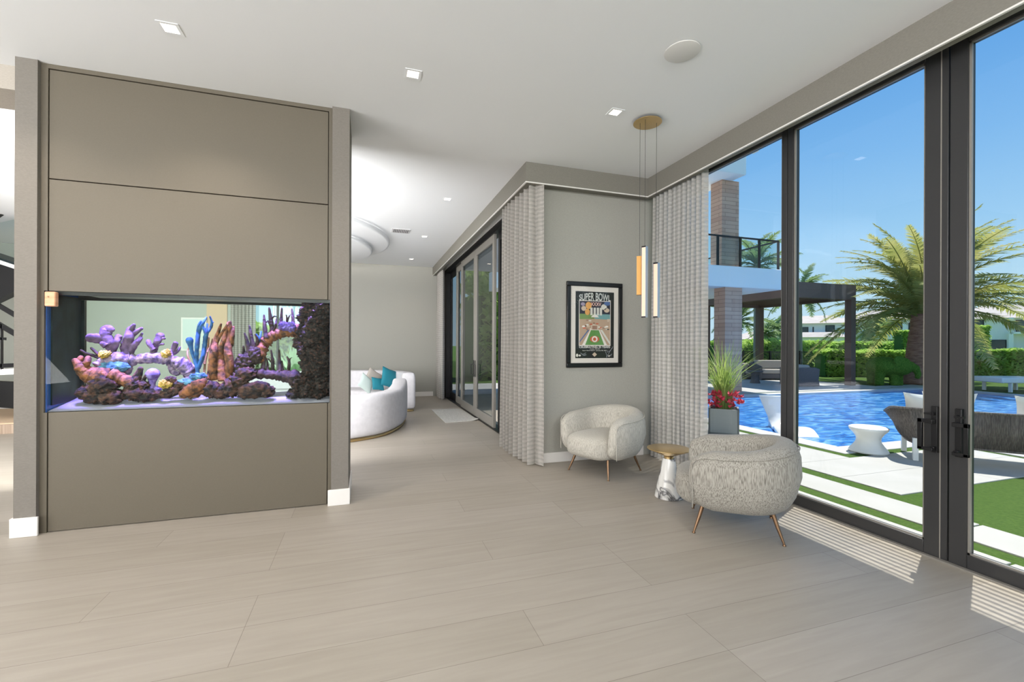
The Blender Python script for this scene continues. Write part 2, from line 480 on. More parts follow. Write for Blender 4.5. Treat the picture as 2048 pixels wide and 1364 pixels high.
# ------------------------------------------------------------------ mesh helpers
class MB:
    def __init__(self):
        self.v, self.f, self.mi = [], [], []
    def add(self, vs, fs, mi=0):
        n = len(self.v)
        self.v += [Vector(p) for p in vs]
        self.f += [tuple(i + n for i in q) for q in fs]
        self.mi += [mi] * len(fs)
        return self
    def box(self, lo, hi, mi=0):
        x0, y0, z0 = (min(a, b) for a, b in zip(lo, hi))
        x1, y1, z1 = (max(a, b) for a, b in zip(lo, hi))
        return self.add([(x0, y0, z0), (x1, y0, z0), (x1, y1, z0), (x0, y1, z0), (x0, y0, z1), (x1, y0, z1), (x1, y1, z1), (x0, y1, z1)],
                        [(0, 3, 2, 1), (4, 5, 6, 7), (0, 1, 5, 4), (1, 2, 6, 5), (2, 3, 7, 6), (3, 0, 4, 7)], mi)
    def quad(self, *p, mi=0):
        return self.add(p, [tuple(range(len(p)))], mi)
    def bar(self, p0, p1, w, h, mi=0, up=(0, 0, 1)):
        p0, p1 = Vector(p0), Vector(p1)
        d = (p1 - p0).normalized()
        s = d.cross(Vector(up))
        if s.length < 1e-4:
            s = d.cross(Vector((1, 0, 0)))
        s.normalize()
        u = s.cross(d)
        vs = []
        for p in (p0, p1):
            for a, b in ((-1, -1), (1, -1), (1, 1), (-1, 1)):
                vs.append(p + s * a * w / 2 + u * b * h / 2)
        return self.add(vs, [(0, 1, 2, 3), (7, 6, 5, 4), (0, 4, 5, 1), (1, 5, 6, 2), (2, 6, 7, 3), (3, 7, 4, 0)], mi)
    def tube(self, pts, rad, n=8, mi=0, flat=1.0, closed=False):
        pts = [Vector(p) for p in pts]
        if not hasattr(rad, '__len__'):
            rad = [rad] * len(pts)
        ref = None
        rings = []
        m = len(pts)
        for i, p in enumerate(pts):
            if closed:
                d = pts[(i + 1) % m] - pts[i - 1]
            else:
                d = pts[min(i + 1, m - 1)] - pts[max(i - 1, 0)]
            d.normalize()
            if ref is None:
                ref = Vector((0, 1, 0)) if abs(d.y) < .9 else Vector((1, 0, 0))
            a = (ref - d * ref.dot(d)).normalized()
            b = d.cross(a)
            ref = a
            rings.append([p + (a * math.cos(2 * math.pi * k / n) * flat + b * math.sin(2 * math.pi * k / n)) * rad[i] for k in range(n)])
        vs = [q for r in rings for q in r]
        fs = []
        for i in range(m if closed else m - 1):
            j = (i + 1) % m
            for k in range(n):
                fs.append((i * n + k, i * n + (k + 1) % n, j * n + (k + 1) % n, j * n + k))
        if not closed:
            fs.append(tuple(range(n - 1, -1, -1)))
            fs.append(tuple((m - 1) * n + k for k in range(n)))
        return self.add(vs, fs, mi)
    def lathe(self, prof, c=(0, 0, 0), n=40, mi=0, sx=1, sy=1):
        c = Vector(c)
        vs = [c + Vector((r * sx * math.cos(2 * math.pi * k / n), r * sy * math.sin(2 * math.pi * k / n), z)) for r, z in prof for k in range(n)]
        fs = []
        for i in range(len(prof) - 1):
            for k in range(n):
                fs.append((i * n + k, i * n + (k + 1) % n, (i + 1) * n + (k + 1) % n, (i + 1) * n + k))
        fs.append(tuple(range(n - 1, -1, -1)))
        fs.append(tuple((len(prof) - 1) * n + k for k in range(n)))
        return self.add(vs, fs, mi)
    def ell(self, c, r, nu=16, nv=10, e=1.0, rot=None, mi=0, rough=0, seed=0, fz=6.0):
        """superellipsoid, optionally roughened"""
        c = Vector(c)
        if not hasattr(r, '__len__'):
            r = (r, r, r)
        sg = lambda t: math.copysign(abs(t) ** e, t)
        vs = []
        for j in range(nv + 1):
            ph = -math.pi / 2 + math.pi * j / nv
            for i in range(nu):
                th = 2 * math.pi * i / nu
                p = Vector((sg(math.cos(ph)) * sg(math.cos(th)) * r[0], sg(math.cos(ph)) * sg(math.sin(th)) * r[1], sg(math.sin(ph)) * r[2]))
                if rough:
                    q = p * (fz / max(r)) + Vector((seed * 7.1, seed * 3.3, 0))
                    p = p * (1 + rough * (noise.noise(q * .35) + .6 * noise.noise(q) + .45 * noise.noise(q * 2.3)))
                if rot:
                    p = rot @ p
                vs.append(c + p)
        fs = []
        for j in range(nv):
            for i in range(nu):
                fs.append((j * nu + i, j * nu + (i + 1) % nu, (j + 1) * nu + (i + 1) % nu, (j + 1) * nu + i))
        return self.add(vs, fs, mi)
    def prism(self, poly, axis, a, b, mi=0):
        """extrude a 2D polygon along axis (0,1,2) from a to b"""
        def mk(p, t):
            q = [0, 0, 0]
            o = [k for k in range(3) if k != axis]
            q[o[0]], q[o[1]], q[axis] = p[0], p[1], t
            return q
        n = len(poly)
        vs = [mk(p, a) for p in poly] + [mk(p, b) for p in poly]
        fs = [tuple(range(n)), tuple(range(2 * n - 1, n - 1, -1))] + [(i, (i + 1) % n, n + (i + 1) % n, n + i) for i in range(n)]
        return self.add(vs, fs, mi)
    def build(self, name, m=None, parent=None, smooth=False, bevel=0, seg=2, local=False, subsurf=0, mats=None):
        me = bpy.data.meshes.new(name)
        off = Vector((0, 0, 0))
        if parent is not None and not local:
            q = parent
            while q is not None:
                off += q.location
                q = q.parent
        me.from_pydata([v - off for v in self.v], [], self.f)
        ms = mats or [m]
        for x in ms:
            me.materials.append(MT[x] if isinstance(x, str) else x)
        if len(ms) > 1:
            me.polygons.foreach_set('material_index', self.mi)
        bm = bmesh.new()
        bm.from_mesh(me)
        bmesh.ops.recalc_face_normals(bm, faces=bm.faces)
        bm.to_mesh(me)
        bm.free()
        if smooth:
            me.polygons.foreach_set('use_smooth', [True] * len(me.polygons))
            if smooth != 'all':
                me.set_sharp_from_angle(angle=R(40))
        o = bpy.data.objects.new(name, me)
        COL.objects.link(o)
        if parent is not None:
            o.parent = parent
        if bevel:
            b = o.modifiers.new('bevel', 'BEVEL')
            b.width, b.segments, b.limit_method = bevel, seg, 'ANGLE'
            if not smooth:
                me.polygons.foreach_set('use_smooth', [True] * len(me.polygons))
                me.set_sharp_from_angle(angle=R(25))
        if subsurf:
            s_ = o.modifiers.new('subdivision', 'SUBSURF')
            s_.levels = s_.render_levels = subsurf
        return o

def box(name, lo, hi, m, parent=None, bevel=0, **kw):
    return MB().box(lo, hi).build(name, m, parent, bevel=bevel, **kw)

def tag(o, label=None, cat=None, group=None, kind=None):
    if label: o['label'] = label
    if cat: o['category'] = cat
    if group: o['group'] = group
    if kind: o['kind'] = kind
    return o
def empty(name, loc=(0, 0, 0), rz=0, label=None, cat=None, group=None, kind=None):
    o = bpy.data.objects.new(name, None)
    o.empty_display_size = .1
    COL.objects.link(o)
    o.location = loc
    o.rotation_euler = (0, 0, rz)
    return tag(o, label, cat, group, kind)
def struct(o):
    o['kind'] = 'structure'
    return o
def copy_tree(o, parent=None):
    c_ = o.copy()
    COL.objects.link(c_)
    if parent is not None:
        c_.parent = parent
    for ch in [x for x in bpy.data.objects if x.parent == o]:
        copy_tree(ch, c_)
    return c_
def spline(pts, n):
    """Catmull-Rom through pts, n samples per span"""
    pts = [Vector(p) for p in pts]
    out = []
    for i in range(len(pts) - 1):
        p0, p1, p2, p3 = pts[max(i - 1, 0)], pts[i], pts[i + 1], pts[min(i + 2, len(pts) - 1)]
        for k in range(n):
            t = k / n
            out.append(.5 * ((2 * p1) + (p2 - p0) * t + (2 * p0 - 5 * p1 + 4 * p2 - p3) * t * t + (3 * p1 - p0 - 3 * p2 + p3) * t ** 3))
    out.append(pts[-1])
    return out

CZ = 3.69                                     # ceiling height
# ================================================================== THE ROOM
struct(box('floor', (-9.5, -3.2, -.12), (3.9, 13.1, 0), 'floor'))
ceil = struct(box('ceiling', (-9.5, -3.2, CZ), (3.9, 13.1, CZ + .25), 'ceiling'))
struct(box('wall_back', (-9.5, -3.35, 0), (4.0, -3.2, CZ), 'paint'))
struct(box('wall_west', (-9.65, -3.35, 0), (-9.5, 13.1, CZ), 'paint'))
# far wall of the living area with a window opening behind the tank
wx0, wx1, wz0, wz1 = -2.78, -1.55, .25, 2.62
wf = struct(MB().box((-2.6 + .0, 12.9, wz1), (2.4, 13.05, CZ)).box((wx1, 12.9, 0), (2.4, 13.05, wz1)).box((wx0, 12.9, 0), (wx1, 13.05, wz0))
            .box((-2.6, 12.9, wz1), (-2.6, 13.05, CZ)).build('wall_far', 'linen'))
struct(MB().box((-9.5, 12.9, 0), (wx0, 13.05, CZ)).box((wx0, 12.9, wz1), (-2.6, 13.05, CZ)).build('wall_far_left', 'greywall'))
# poster wall and the pier between the two glazed walls
struct(box('wall_poster', (2.12, 5.23, 0), (3.95, 5.42, CZ), 'linen'))
# boxed curtain headers (soffits)
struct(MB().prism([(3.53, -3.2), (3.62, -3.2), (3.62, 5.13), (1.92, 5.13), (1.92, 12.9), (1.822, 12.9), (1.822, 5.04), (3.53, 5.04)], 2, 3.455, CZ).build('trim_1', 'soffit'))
struct(MB().prism([(3.526, -3.2), (3.545, -3.2), (3.545, 5.055), (1.838, 5.055), (1.838, 12.9), (1.818, 12.9), (1.818, 5.036), (3.526, 5.036)], 2, 3.443, 3.455).build('trim_11', 'base'))
struct(MB().box((1.92, 5.13, 3.47), (3.62, 5.23, CZ)).build('trim_2', 'soffit'))
struct(MB().box((3.60, -3.2, 3.66), (3.9, 5.23, CZ)).box((1.9, 5.2, 3.66), (2.2, 12.9, CZ)).build('trim_3', 'paint'))
# wall above the glazing, roof edge, added sun-blocking slab and slatted eave outside
struct(MB().box((3.78, -3.2, 3.64), (4.0, 5.42, 4.6)).box((2.1, 5.3, 3.56), (2.3, 13.05, 4.6)).build('wall_upper', 'whitematte'))
struct(MB().box((3.6, -3.3, 4.42), (5.065, 5.3, 4.62)).box((2.1, 5.3, 4.42), (4.2, 13, 4.62)).build('eave_and_sun_block', 'whitematte'))  # second slab is unseen, added to keep sun off the living floor
lv = empty('eave_louvre', (5.3, 1.5, 4.45), label='white slatted eave louvre above the tall windows', cat='louvre')
m_ = MB()
for k in range(8):
    m_.box((5.095 + k * .06, -3.0, 4.44), (5.113 + k * .06, 5.3, 4.452))
m_.build('slats', 'whitematte', lv)
for y in (5.25, -3.05):
    MB().box((5.07, y - .05, 4.40), (5.58, y + .05, 4.48)).build('end_rail', 'whitematte', lv)
# baseboards
struct(box('baseboard_poster', (2.12, 5.212, 0), (3.6, 5.23, .125), 'base', bevel=.004))
struct(box('baseboard_far', (-9.5, 12.882, 0), (1.85, 12.9, .13), 'base', bevel=.004))

# ---- aquarium wall
AY = 4.48
TX0, TX1, TZ0, TZ1 = -2.392, -.318, .945, 1.905
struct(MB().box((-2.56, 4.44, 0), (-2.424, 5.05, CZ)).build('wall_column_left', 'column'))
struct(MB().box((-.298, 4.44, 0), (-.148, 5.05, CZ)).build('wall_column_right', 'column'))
struct(MB().box((-2.424, 4.505, TZ1), (-.298, 5.05, CZ)).box((-2.424, 4.505, 0), (-.298, 5.05, TZ0)).box((TX1, 4.505, TZ0), (-.298, 5.05, TZ1)).box((-2.424, 4.505, TZ0), (TX0 - .012, 5.05, TZ1)).build('wall_aquarium', 'reveal'))
struct(MB().box((-2.424, 4.475, 0), (-2.378, 4.505, TZ0)).box((-2.424, 4.475, TZ0), (-2.398, 4.505, TZ1)).box((-2.424, 4.475, TZ1), (-2.378, 4.505, CZ)).box((-.330, 4.475, 0), (-.298, 4.505, TZ0)).box((-.316, 4.475, TZ0), (-.298, 4.505, TZ1)).box((-.330, 4.475, TZ1), (-.298, 4.505, CZ))
       .box((-2.378, 4.475, 3.655), (-.33, 4.505, CZ)).build('trim_4', 'taupe'))
for nm, z0, z1, lb in (('upper', 2.792, 3.648, 'flat taupe panel nearest the ceiling above the aquarium'), ('middle', TZ1, 2.784, 'flat taupe panel directly above the aquarium'),
                   ('lower', .006, TZ0, 'flat taupe panel below the aquarium down to the floor')):
    tag(box('wall_panel', (-2.372, AY - .001, z0), (-.336, 4.504, z1), 'taupe', bevel=.002), lb, 'wall panel', 'taupe panels of the aquarium wall')
struct(MB().box((-2.575, 4.422, 0), (-2.405, 4.44, .148)).box((-2.578, 4.44, 0), (-2.56, 5.05, .148)).build('baseboard_left', 'base', bevel=.004))
struct(MB().box((-.325, 4.422, 0), (-.133, 4.44, .148)).box((-.148, 4.44, 0), (-.133, 5.05, .148)).build('baseboard_right', 'base', bevel=.004))
# beam over the opening left of the aquarium wall
struct(box('trim_5', (-7.5, 4.60, 3.50), (-2.56, 5.0, CZ), 'linen_warm'))

# ---- tiered ceiling oval
def oval(mb, cx, cy, rx, ry, z0, z1):
    mb.lathe([(.97, z1), (.995, z1 - .01), (1, z1 - .02), (1, z0 + .03), (.994, z0 + .01), (.98, z0)], (cx, cy, 0), 96, 0, rx, ry)
md = empty('ceiling_medallion', (-1.75, 9.75, CZ), label='white tiered oval moulding dropped from the living area ceiling', cat='ceiling moulding')
for (cx, cy, rx, ry, z0, z1) in ((-1.75, 9.75, 2.22, 2.35, CZ - .13, CZ - .035), (-1.85, 10.1, 1.98, 2.0, CZ - .24, CZ - .165)):
    m_ = MB()
    oval(m_, cx, cy, rx, ry, z0, z1)
    o_ = m_.build('tier', 'ceiling', md, smooth=True)
    MB().lathe([(.9, z1 + .04), (.9, z1)], (cx, cy, 0), 96, 0, rx, ry).build('cove_strip', 'cove', md, smooth=True)

# ---- glazed window wall on the right
GX0, GX1 = 3.82, 3.90
def pane(parent, y0, y1, z0=.10, z1=3.535, x=3.862):
    return box('pane', (x, y0, z0), (x + .012, y1, z1), 'glass', parent)
def leaf(name, y0, y1, sl, sr, zb=.105, zt=3.535):
    """one glazed leaf between y0<y1; sl = stile at y1 side (left in view), sr = stile at y0 side"""
    r = struct(empty(name, (3.86, (y0 + y1) / 2, 0)))
    m = MB()
    m.box((GX0, y0, 0.012), (GX1, y0 + sr, 3.66)).box((GX0, y1 - sl, 0.012), (GX1, y1, 3.66)).box((GX0, y0 + sr, zt), (GX1, y1 - sl, 3.66)).box((GX0, y0 + sr, 0.012), (GX1, y1 - sl, zb))
    m.build('frame', 'bronze', r, bevel=.004)
    MB().box((GX0 + .012, y0 + sr, zb), (GX0 + .03, y0 + sr + .012, zt)).box((GX0 + .012, y1 - sl - .012, zb), (GX0 + .03, y1 - sl, zt)).box((GX0 + .012, y0 + sr, zb), (GX0 + .03, y1 - sl, zb + .012)).box((GX0 + .012, y0 + sr, zt - .012), (GX0 + .03, y1 - sl, zt)).build('glazing_bead', 'slider', r)
    pane(r, y0 + sr, y1 - sl, zb, zt)
    return r
leaf('window_1', 3.235, 5.22, .10, .058)
d1 = leaf('door_1', 1.992, 3.23, .06, .137)
d2 = leaf('door_2', .72, 1.984, .098, .128)
leaf('window_2', -1.3, .71, .09, .09)
leaf('window_3', -3.2, -1.31, .09, .09)
struct(box('trim_6', (3.79, -3.2, 0), (3.93, 5.22, .012), 'slider'))
MB().box((GX0 - .004, 2.028, .012), (GX0, 2.034, 3.6)).build('edge_line', 'slider', d1)
def door_handle(parent, y, side):
    p = MB()
    p.box((3.79, y - .018, .75), (3.82, y + .018, 1.075))
    o = p.build('handle_plate', 'black', parent, bevel=.003)
    g = MB()
    yo = y + side * .062
    z0, z1 = .765, .985
    t = .014
    g.box((3.745, yo - t, z0), (3.765, yo + t, z1))
    g.box((3.745, min(y, yo) - t, z1 - .028), (3.765, max(y, yo) + t, z1)).box((3.745, min(y, yo) - t, z0), (3.765, max(y, yo) + t, z0 + .022))
    g.box((3.765, y - t, z1 - .03), (3.795, y + t, z1)).box((3.765, y - t, z0), (3.795, y + t, z0 + .03))
    g.build('pull', 'black', o, bevel=.003)
    MB().tube([(3.79, y, 1.022), (3.765, y, 1.022)], .012, 12).bar((3.768, y, 1.022), (3.768, y + side * .045, 1.022), .012, .014).build('latch_lever', 'black', o)
door_handle(d1, 2.052, +1)
door_handle(d2, 1.918, -1)

# ---- sliding doors of the living area
SX = 2.14
sl = [(6.15, 7.50, 'black', SX + .06), (7.56, 8.985, 'slider', SX), (9.0, 10.42, 'slider', SX), (10.40, 11.25, 'slider', SX + .05), (11.2, 12.3, 'black', SX + .09)]
n_ = 3
for y0, y1, mm, xx in sl:
    r = struct(empty('door_%d' % n_, (xx, (y0 + y1) / 2, 0)))
    n_ += 1
    w = .11
    MB().box((xx, y0, .02), (xx + .05, y0 + w, 3.44)).box((xx, y1 - w, .02), (xx + .05, y1, 3.44)).box((xx, y0 + w, 3.30), (xx + .05, y1 - w, 3.44)).box((xx, y0 + w, .02), (xx + .05, y1 - w, .19)).build('frame', mm, r, bevel=.006)
    box('pane', (xx + .022, y0 + w, .19), (xx + .032, y1 - w, 3.30), 'sliderglass', r)
    if n_ in (5, 6):
        yh = y0 + .055 if n_ == 6 else y1 - .055
        h_ = MB().box((xx - .012, yh - .016, .82), (xx, yh + .016, 1.16)).build('handle_plate', 'black', r)
        g = MB()
        sd = 1 if n_ == 6 else -1
        g.tube([(xx - .03, yh, .86), (xx - .03, yh + sd * .12, .86), (xx - .03, yh + sd * .12, 1.08), (xx - .03, yh, 1.08)], .01, 8).build('pull', 'black', h_)
struct(MB().box((SX - .02, 5.42, 3.44), (SX + .16, 12.9, 3.56)).box((SX - .02, 5.42, 0), (SX + .16, 12.9, .02)).box((SX - .02, 12.3, 0), (SX + .16, 12.9, 3.44)).box((SX + .02, 5.42, 0), (SX + .16, 6.15, 3.44)).build('trim_7', 'black'))

# window of the far wall behind the tank
w4 = struct(empty('window_4', ((wx0 + wx1) / 2, 12.95, 0)))
MB().box((wx0, 12.93, wz0), (wx0 + .05, 13.02, wz1)).box((wx1 - .05, 12.93, wz0), (wx1, 13.02, wz1)).box((wx0, 12.93, wz1 - .09), (wx1, 13.02, wz1)).box((wx0, 12.93, wz0), (wx1, 13.02, wz0 + .05)).box((-2.2, 12.93, wz0), (-2.15, 13.02, wz1)).build('frame', 'bronze', w4)
box('pane', (wx0, 12.97, wz0), (wx1, 12.98, wz1), 'glass', w4)

# ================================================================== LIGHT FITTINGS
def downlight(x, y, label, power, size=150, color=(1, .86, .72)):
    r = empty('downlight', (x, y, CZ), label=label, cat='ceiling light', group='square recessed downlights')
    s_ = .066
    m = MB()
    for a, b, c_, d in ((-s_, -s_, s_, -.045), (-s_, .045, s_, s_), (-s_, -.045, -.045, .045), (.045, -.045, s_, .045)):
        m.box((x + a, y + b, CZ - .004), (x + c_, y + d, CZ + .001))
    m.build('trim_ring', 'ceiling', r)
    MB().quad((x - .045, y - .045, CZ - .002), (x - .045, y + .045, CZ - .002), (x + .045, y + .045, CZ - .002), (x + .045, y - .045, CZ - .002)).build('lens', 'lens', r)
    if power:
        l = lamp('downlight_beam', 'SPOT', (0, 0, -.02), power, color, spot_size=R(size), spot_blend=.7, shadow_soft_size=.05, aim=(0, 0, -1))
        l.parent = r
    return r
downlight(-1.30, 3.70, 'square downlight in front of the aquarium wall', 75, 120)
downlight(-2.55, 3.70, 'square downlight near the left column of the aquarium wall', 60, 120)
downlight(.358, 3.70, 'square downlight second from the brass pendant, mid ceiling', 34, 120)
downlight(2.23, 3.70, 'square downlight right beside the brass pendant canopy', 34, 120)
downlight(1.17, 6.73, 'square downlight between the pendant curtain corner and the ceiling vent', 22, 120)
downlight(1.137, 9.23, 'square downlight just right of the ceiling vent', 22, 120)
downlight(1.12, 11.8, 'farthest square downlight, close to the far grey wall', 20, 120)
downlight(-3.96, 6.69, 'square downlight beyond the opening left of the aquarium wall', 22, 120)

tag(MB().lathe([(.115, CZ - .001), (.128, CZ - .004), (.128, CZ - .009), (.118, CZ - .012), (.02, CZ - .012)], (2.235, 2.77, 0), 48).build('ceiling_speaker', 'speaker', smooth=True),
    'round white ceiling speaker near the window wall', 'speaker')
av = empty('air_vent', (.64, 8.9, CZ), label='small white louvred air vent in the living area ceiling', cat='air vent')
MB().box((.47, 8.74, CZ - .012), (.81, 9.05, CZ)).build('frame', 'vent', av, bevel=.003)
m_ = MB()
for k in range(9):
    m_.box((.505 + k * .032, 8.78, CZ - .017), (.520 + k * .032, 9.01, CZ - .012))
m_.build('louvre', 'ventdark', av)  # dark strips stand in for the shade between the vent blades

# pendant cluster
pc = empty('pendant_lamp', (2.61, 3.735, CZ), label='brass pendant lamp with three hanging bar lights in the window corner', cat='pendant lamp')
MB().lathe([(.06, CZ), (.10, CZ - .012), (.135, CZ - .022), (.135, CZ - .028), (.05, CZ - .036), (.005, CZ - .038)], (2.61, 3.735, 0), 48).build('canopy', 'brass', pc, smooth=True)
for (u0, v0, u1, v1, w, kind, ug) in ((1273.5, 513, 1284, 590, .052, 'brassbar', 1280), (1283, 493, 1296, 635, .042, 'lit', 1290.5), (1306.5, 526, 1320, 635, .045, 'lit', 1313)):
    base = {1280: (2.545, 3.745), 1290.5: (2.575, 3.66), 1313: (2.665, 3.70)}[ug]
    d = (Vector((base[0], base[1], 0)) - Vector((0, 0, 0))).dot(fwd)
    top = atD((u0 + u1) / 2, v0, d)
    bot = atD((u0 + u1) / 2, v1, d)
    c0 = (top + bot) / 2
    gr = atD(ug, 300, d)
    MB().tube([(gr.x, gr.y, CZ - .03), (gr.x, gr.y, top.z)], .0016, 6).build('cable', 'black', pc)
    ax = Vector((math.cos(R(-64)), math.sin(R(-64)), 0)) if kind == 'lit' else Vector((math.cos(R(-34)), math.sin(R(-34)), 0))
    fd = Vector((ax.y, -ax.x, 0))
    m = MB()
    if kind == 'lit':
        b_ = MB()
        b_.bar((c0.x, c0.y, bot.z), (c0.x, c0.y, top.z), w, w, up=fd)
        o = b_.build('bar', 'silver', pc)
        fl = Vector((c0.x, c0.y, 0)) + Vector((-.80, -.60, 0)).normalized() * 0
        q = MB()
        f_ = -fwd.cross(up0)
        n1 = None
        # lit side: the bar face turned to the room
        for cand in (fd, -fd, ax, -ax):
            if n1 is None or cand.dot(Vector((-.62, -.78, 0))) > n1.dot(Vector((-.62, -.78, 0))):
                n1 = cand
        s1 = n1.cross(up0)
        p = Vector((c0.x, c0.y, 0)) + n1 * (w / 2)
        h0, h1 = bot.z, top.z
        q.bar((p.x, p.y, h0 + .012), (p.x, p.y, h1 - .012), w * .82, .006, up=n1)
        q.build('diffuser', 'warmlens', o)
        for h_ in (h0 + .004, h1 - .004):
            MB().bar((p.x, p.y, h_ - .006), (p.x, p.y, h_ + .006), w, .008, up=n1).build('end_cap', 'black', o)
    else:
        m.bar((c0.x, c0.y, bot.z), (c0.x, c0.y, top.z), w, w, up=fd)
        m.build('bar', 'brassbar', pc)['label'] = 'brass back of a bar light'

# ================================================================== CURTAINS
def curtain(name, path, z0, z1, amp, folds, label, flare=.0):
    pts = spline([(p[0], p[1], 0) for p in path], 40)
    L = [0]
    for a, b in zip(pts, pts[1:]):
        L.append(L[-1] + (b - a).length)
    n = folds * 14
    zs = [z0 + (z1 - z0) * k / 12 for k in range(13)]
    m = MB()
    vs = []
    def at(s):
        for i in range(len(L) - 1):
            if L[i + 1] >= s - 1e-9:
                t = (s - L[i]) / max(L[i + 1] - L[i], 1e-9)
                p = pts[i].lerp(pts[i + 1], t)
                d = (pts[i + 1] - pts[i]).normalized()
                return p, Vector((-d.y, d.x, 0))
    for j, z in enumerate(zs):
        for i in range(n + 1):
            s = L[-1] * i / n
            p, nn = at(s)
            ph = 2 * math.pi * folds * i / n
            k = 1 - .25 * (z - z0) / (z1 - z0)
            w = amp * k * (math.sin(ph) + .35 * math.sin(2 * ph + 1.3 * math.sin(.7 * i / 14)) + .25 * noise.noise(Vector((i * .11, z * .7, amp * 50))))
            t_ = amp * .35 * math.cos(ph)
            dd = Vector((nn.y, -nn.x, 0))
            q = p + nn * w + dd * t_
            vs.append((q.x, q.y, z))
    fs = [(j * (n + 1) + i, j * (n + 1) + i + 1, (j + 1) * (n + 1) + i + 1, (j + 1) * (n + 1) + i) for j in range(12) for i in range(n)]
    m.add(vs, fs)
    r = empty(name, (pts[0].x, pts[0].y, 0), label=label, cat='curtain', group='banded sheer curtains')
    m.build('cloth', 'curtain', r, smooth='all')
    a, b = pts[0], pts[-1]
    MB().bar((a.x, a.y, z1 + .012), (b.x, b.y, z1 + .012), .035, .024).build('header_track', 'black', r)
    return r
curtain('curtain', [(2.09, 5.11), (1.96, 5.13), (1.93, 5.35), (1.93, 5.8), (1.94, 6.3)],     .015, 3.60, .066, 9, 'tall grey curtain on the free corner beside the sliding doors')
curtain('curtain', [(3.70, 5.16), (3.68, 4.9), (3.68, 4.5), (3.70, 4.16)], .015, 3.60, .05, 12, 'tall grey curtain in the window corner behind the brass side table')
curtain('curtain', [(1.98, 12.84), (1.96, 12.5), (1.95, 12.1), (1.96, 11.85)], .015, 3.60, .05, 7, 'tall grey curtain at the far end of the sliding doors')
curtain('curtain', [(-3.22, 12.80), (-2.66, 12.80)], .02, 2.72, .04, 7, 'pale curtain seen through the aquarium beside the far window')

# ================================================================== ARMCHAIRS
def chair(loc, rz, label, fab):
    r = empty('armchair', loc, rz, label=label, cat='armchair', group='streaked grey barrel armchairs')
    # centre line of the wrap-around back (front of the chair is -y)
    cl = [(.335, -.31), (.338, -.18), (.338, -.02)]
    for k in range(1, 16):
        a = math.pi * k / 16
        cl.append((.338 * math.cos(a), .02 + .325 * math.sin(a)))
    cl += [(-.338, -.02), (-.338, -.18), (-.335, -.31)]
    cl = spline([(x, y, 0) for x, y in cl], 2)
    N = len(cl)
    K = 22
    m = MB()
    rings = []
    seam = []
    for i, p in enumerate(cl):
        d = (cl[min(i + 1, N - 1)] - cl[max(i - 1, 0)]).normalized()
        nn = Vector((d.y, -d.x, 0))                      # outward
        t = i / (N - 1)
        bk = math.sin(math.pi * t)
        top = .672 + .078 * bk ** 1.5
        bot = .205
        th = .088 + .012 * bk
        end = min(t, 1 - t) * (N - 1)
        f = min(1.0, .55 + .25 * end) if end < 2 else 1.0
        ring = []
        zc, hh = (top + bot) / 2, (top - bot) / 2
        sh = -.02 * (1 - bk)
        for k in range(K):
            a = 2 * math.pi * k / K
            ca, sa = math.cos(a), math.sin(a)
            e = .46
            off = math.copysign(abs(ca) ** e, ca) * th * f
            z = zc + math.copysign(abs(sa) ** e, sa) * hh * (.5 + .5 * f if f < 1 else 1)
            s_ = (z - bot) / (top - bot)
            bul = .045 * math.sin(math.pi * min(max(s_, 0), 1)) - .055 * (1 - s_) ** 2 + .0
            if ca > 0:
                off += bul
            else:
                off += -.02 * (1 - s_) + .03 * s_
            ring.append(p + nn * off + Vector((0, 0, z)) - d * 0)
        rings.append(ring)
        # piping runs along the outer top edge
        a = math.pi * .22
        off = math.cos(a) ** .46 * th * f + .02
        seam.append(p + nn * (off + .004) + Vector((0, 0, zc + math.sin(a) ** .46 * hh)))
    # rounded closing rings at both arm fronts
    for side, ring in ((0, rings[0]), (1, rings[-1])):
        c_ = sum(ring, Vector()) / K
        ext = []
        for sc, dy in ((.90, -.022), (.66, -.036), (.3, -.042)):
            ext.append([c_ + (q - c_) * sc + Vector((0, dy, 0)) for q in ring])
        if side == 0:
            rings = ext[::-1] + rings
        else:
            rings = rings + ext
    M_ = len(rings)
    vs = [q for g in rings for q in g]
    fs = [(i * K + k, i * K + (k + 1) % K, (i + 1) * K + (k + 1) % K, (i + 1) * K + k) for i in range(M_ - 1) for k in range(K)]
    fs += [tuple(range(K)), tuple((M_ - 1) * K + k for k in range(K))]
    m.add(vs, fs)
    m.build('back_shell', fab, r, smooth='all', local=True)
    # piping: down the arm fronts and along the rim
    dn0 = [Vector((.405, -.325, z)) for z in (.24, .36, .48, .58)]
    dn1 = [Vector((-.405, -.325, z)) for z in (.24, .36, .48, .58)]
    pp = spline(dn0 + seam[1:-1:2] + dn1[::-1], 2)
    MB().tube(pp, .0055, 6).build('piping', fab, r, smooth='all', local=True)
    # seat: rounded block bulging forward
    s_ = MB().ell((0, -.075, .325), (.292, .335, .135), 40, 20, .45)
    for v in s_.v:
        if v.y < -.1:
            v.y -= .05 * (1 - ((v.z - .33) / .14) ** 2) * (1 - (v.x / .32) ** 4)
        if v.z > .38:
            v.z += .025 * (1 - (v.x / .3) ** 2)
    s_.build('seat', fab, r, smooth='all', local=True)
    MB().box((-.25, -.24, .20), (.25, .24, .24)).build('base_frame', fab, r, local=True, bevel=.03)
    for sx in (-1, 1):
        for sy in (-1, 1):
            lg = MB().tube([(sx * .225, sy * .24, .235), (sx * .255, sy * .275, .12), (sx * .287, sy * .312, .012)], [.017, .014, .008], 12)
            l = lg.build('leg', 'copper', r, smooth=True, local=True)
            MB().lathe([(.012, 0), (.013, .004), (.011, .010), (.007, .014)], (sx * .288, sy * .313, 0), 14).build('foot_cap', 'copper', l, smooth=True, local=True)
    return r
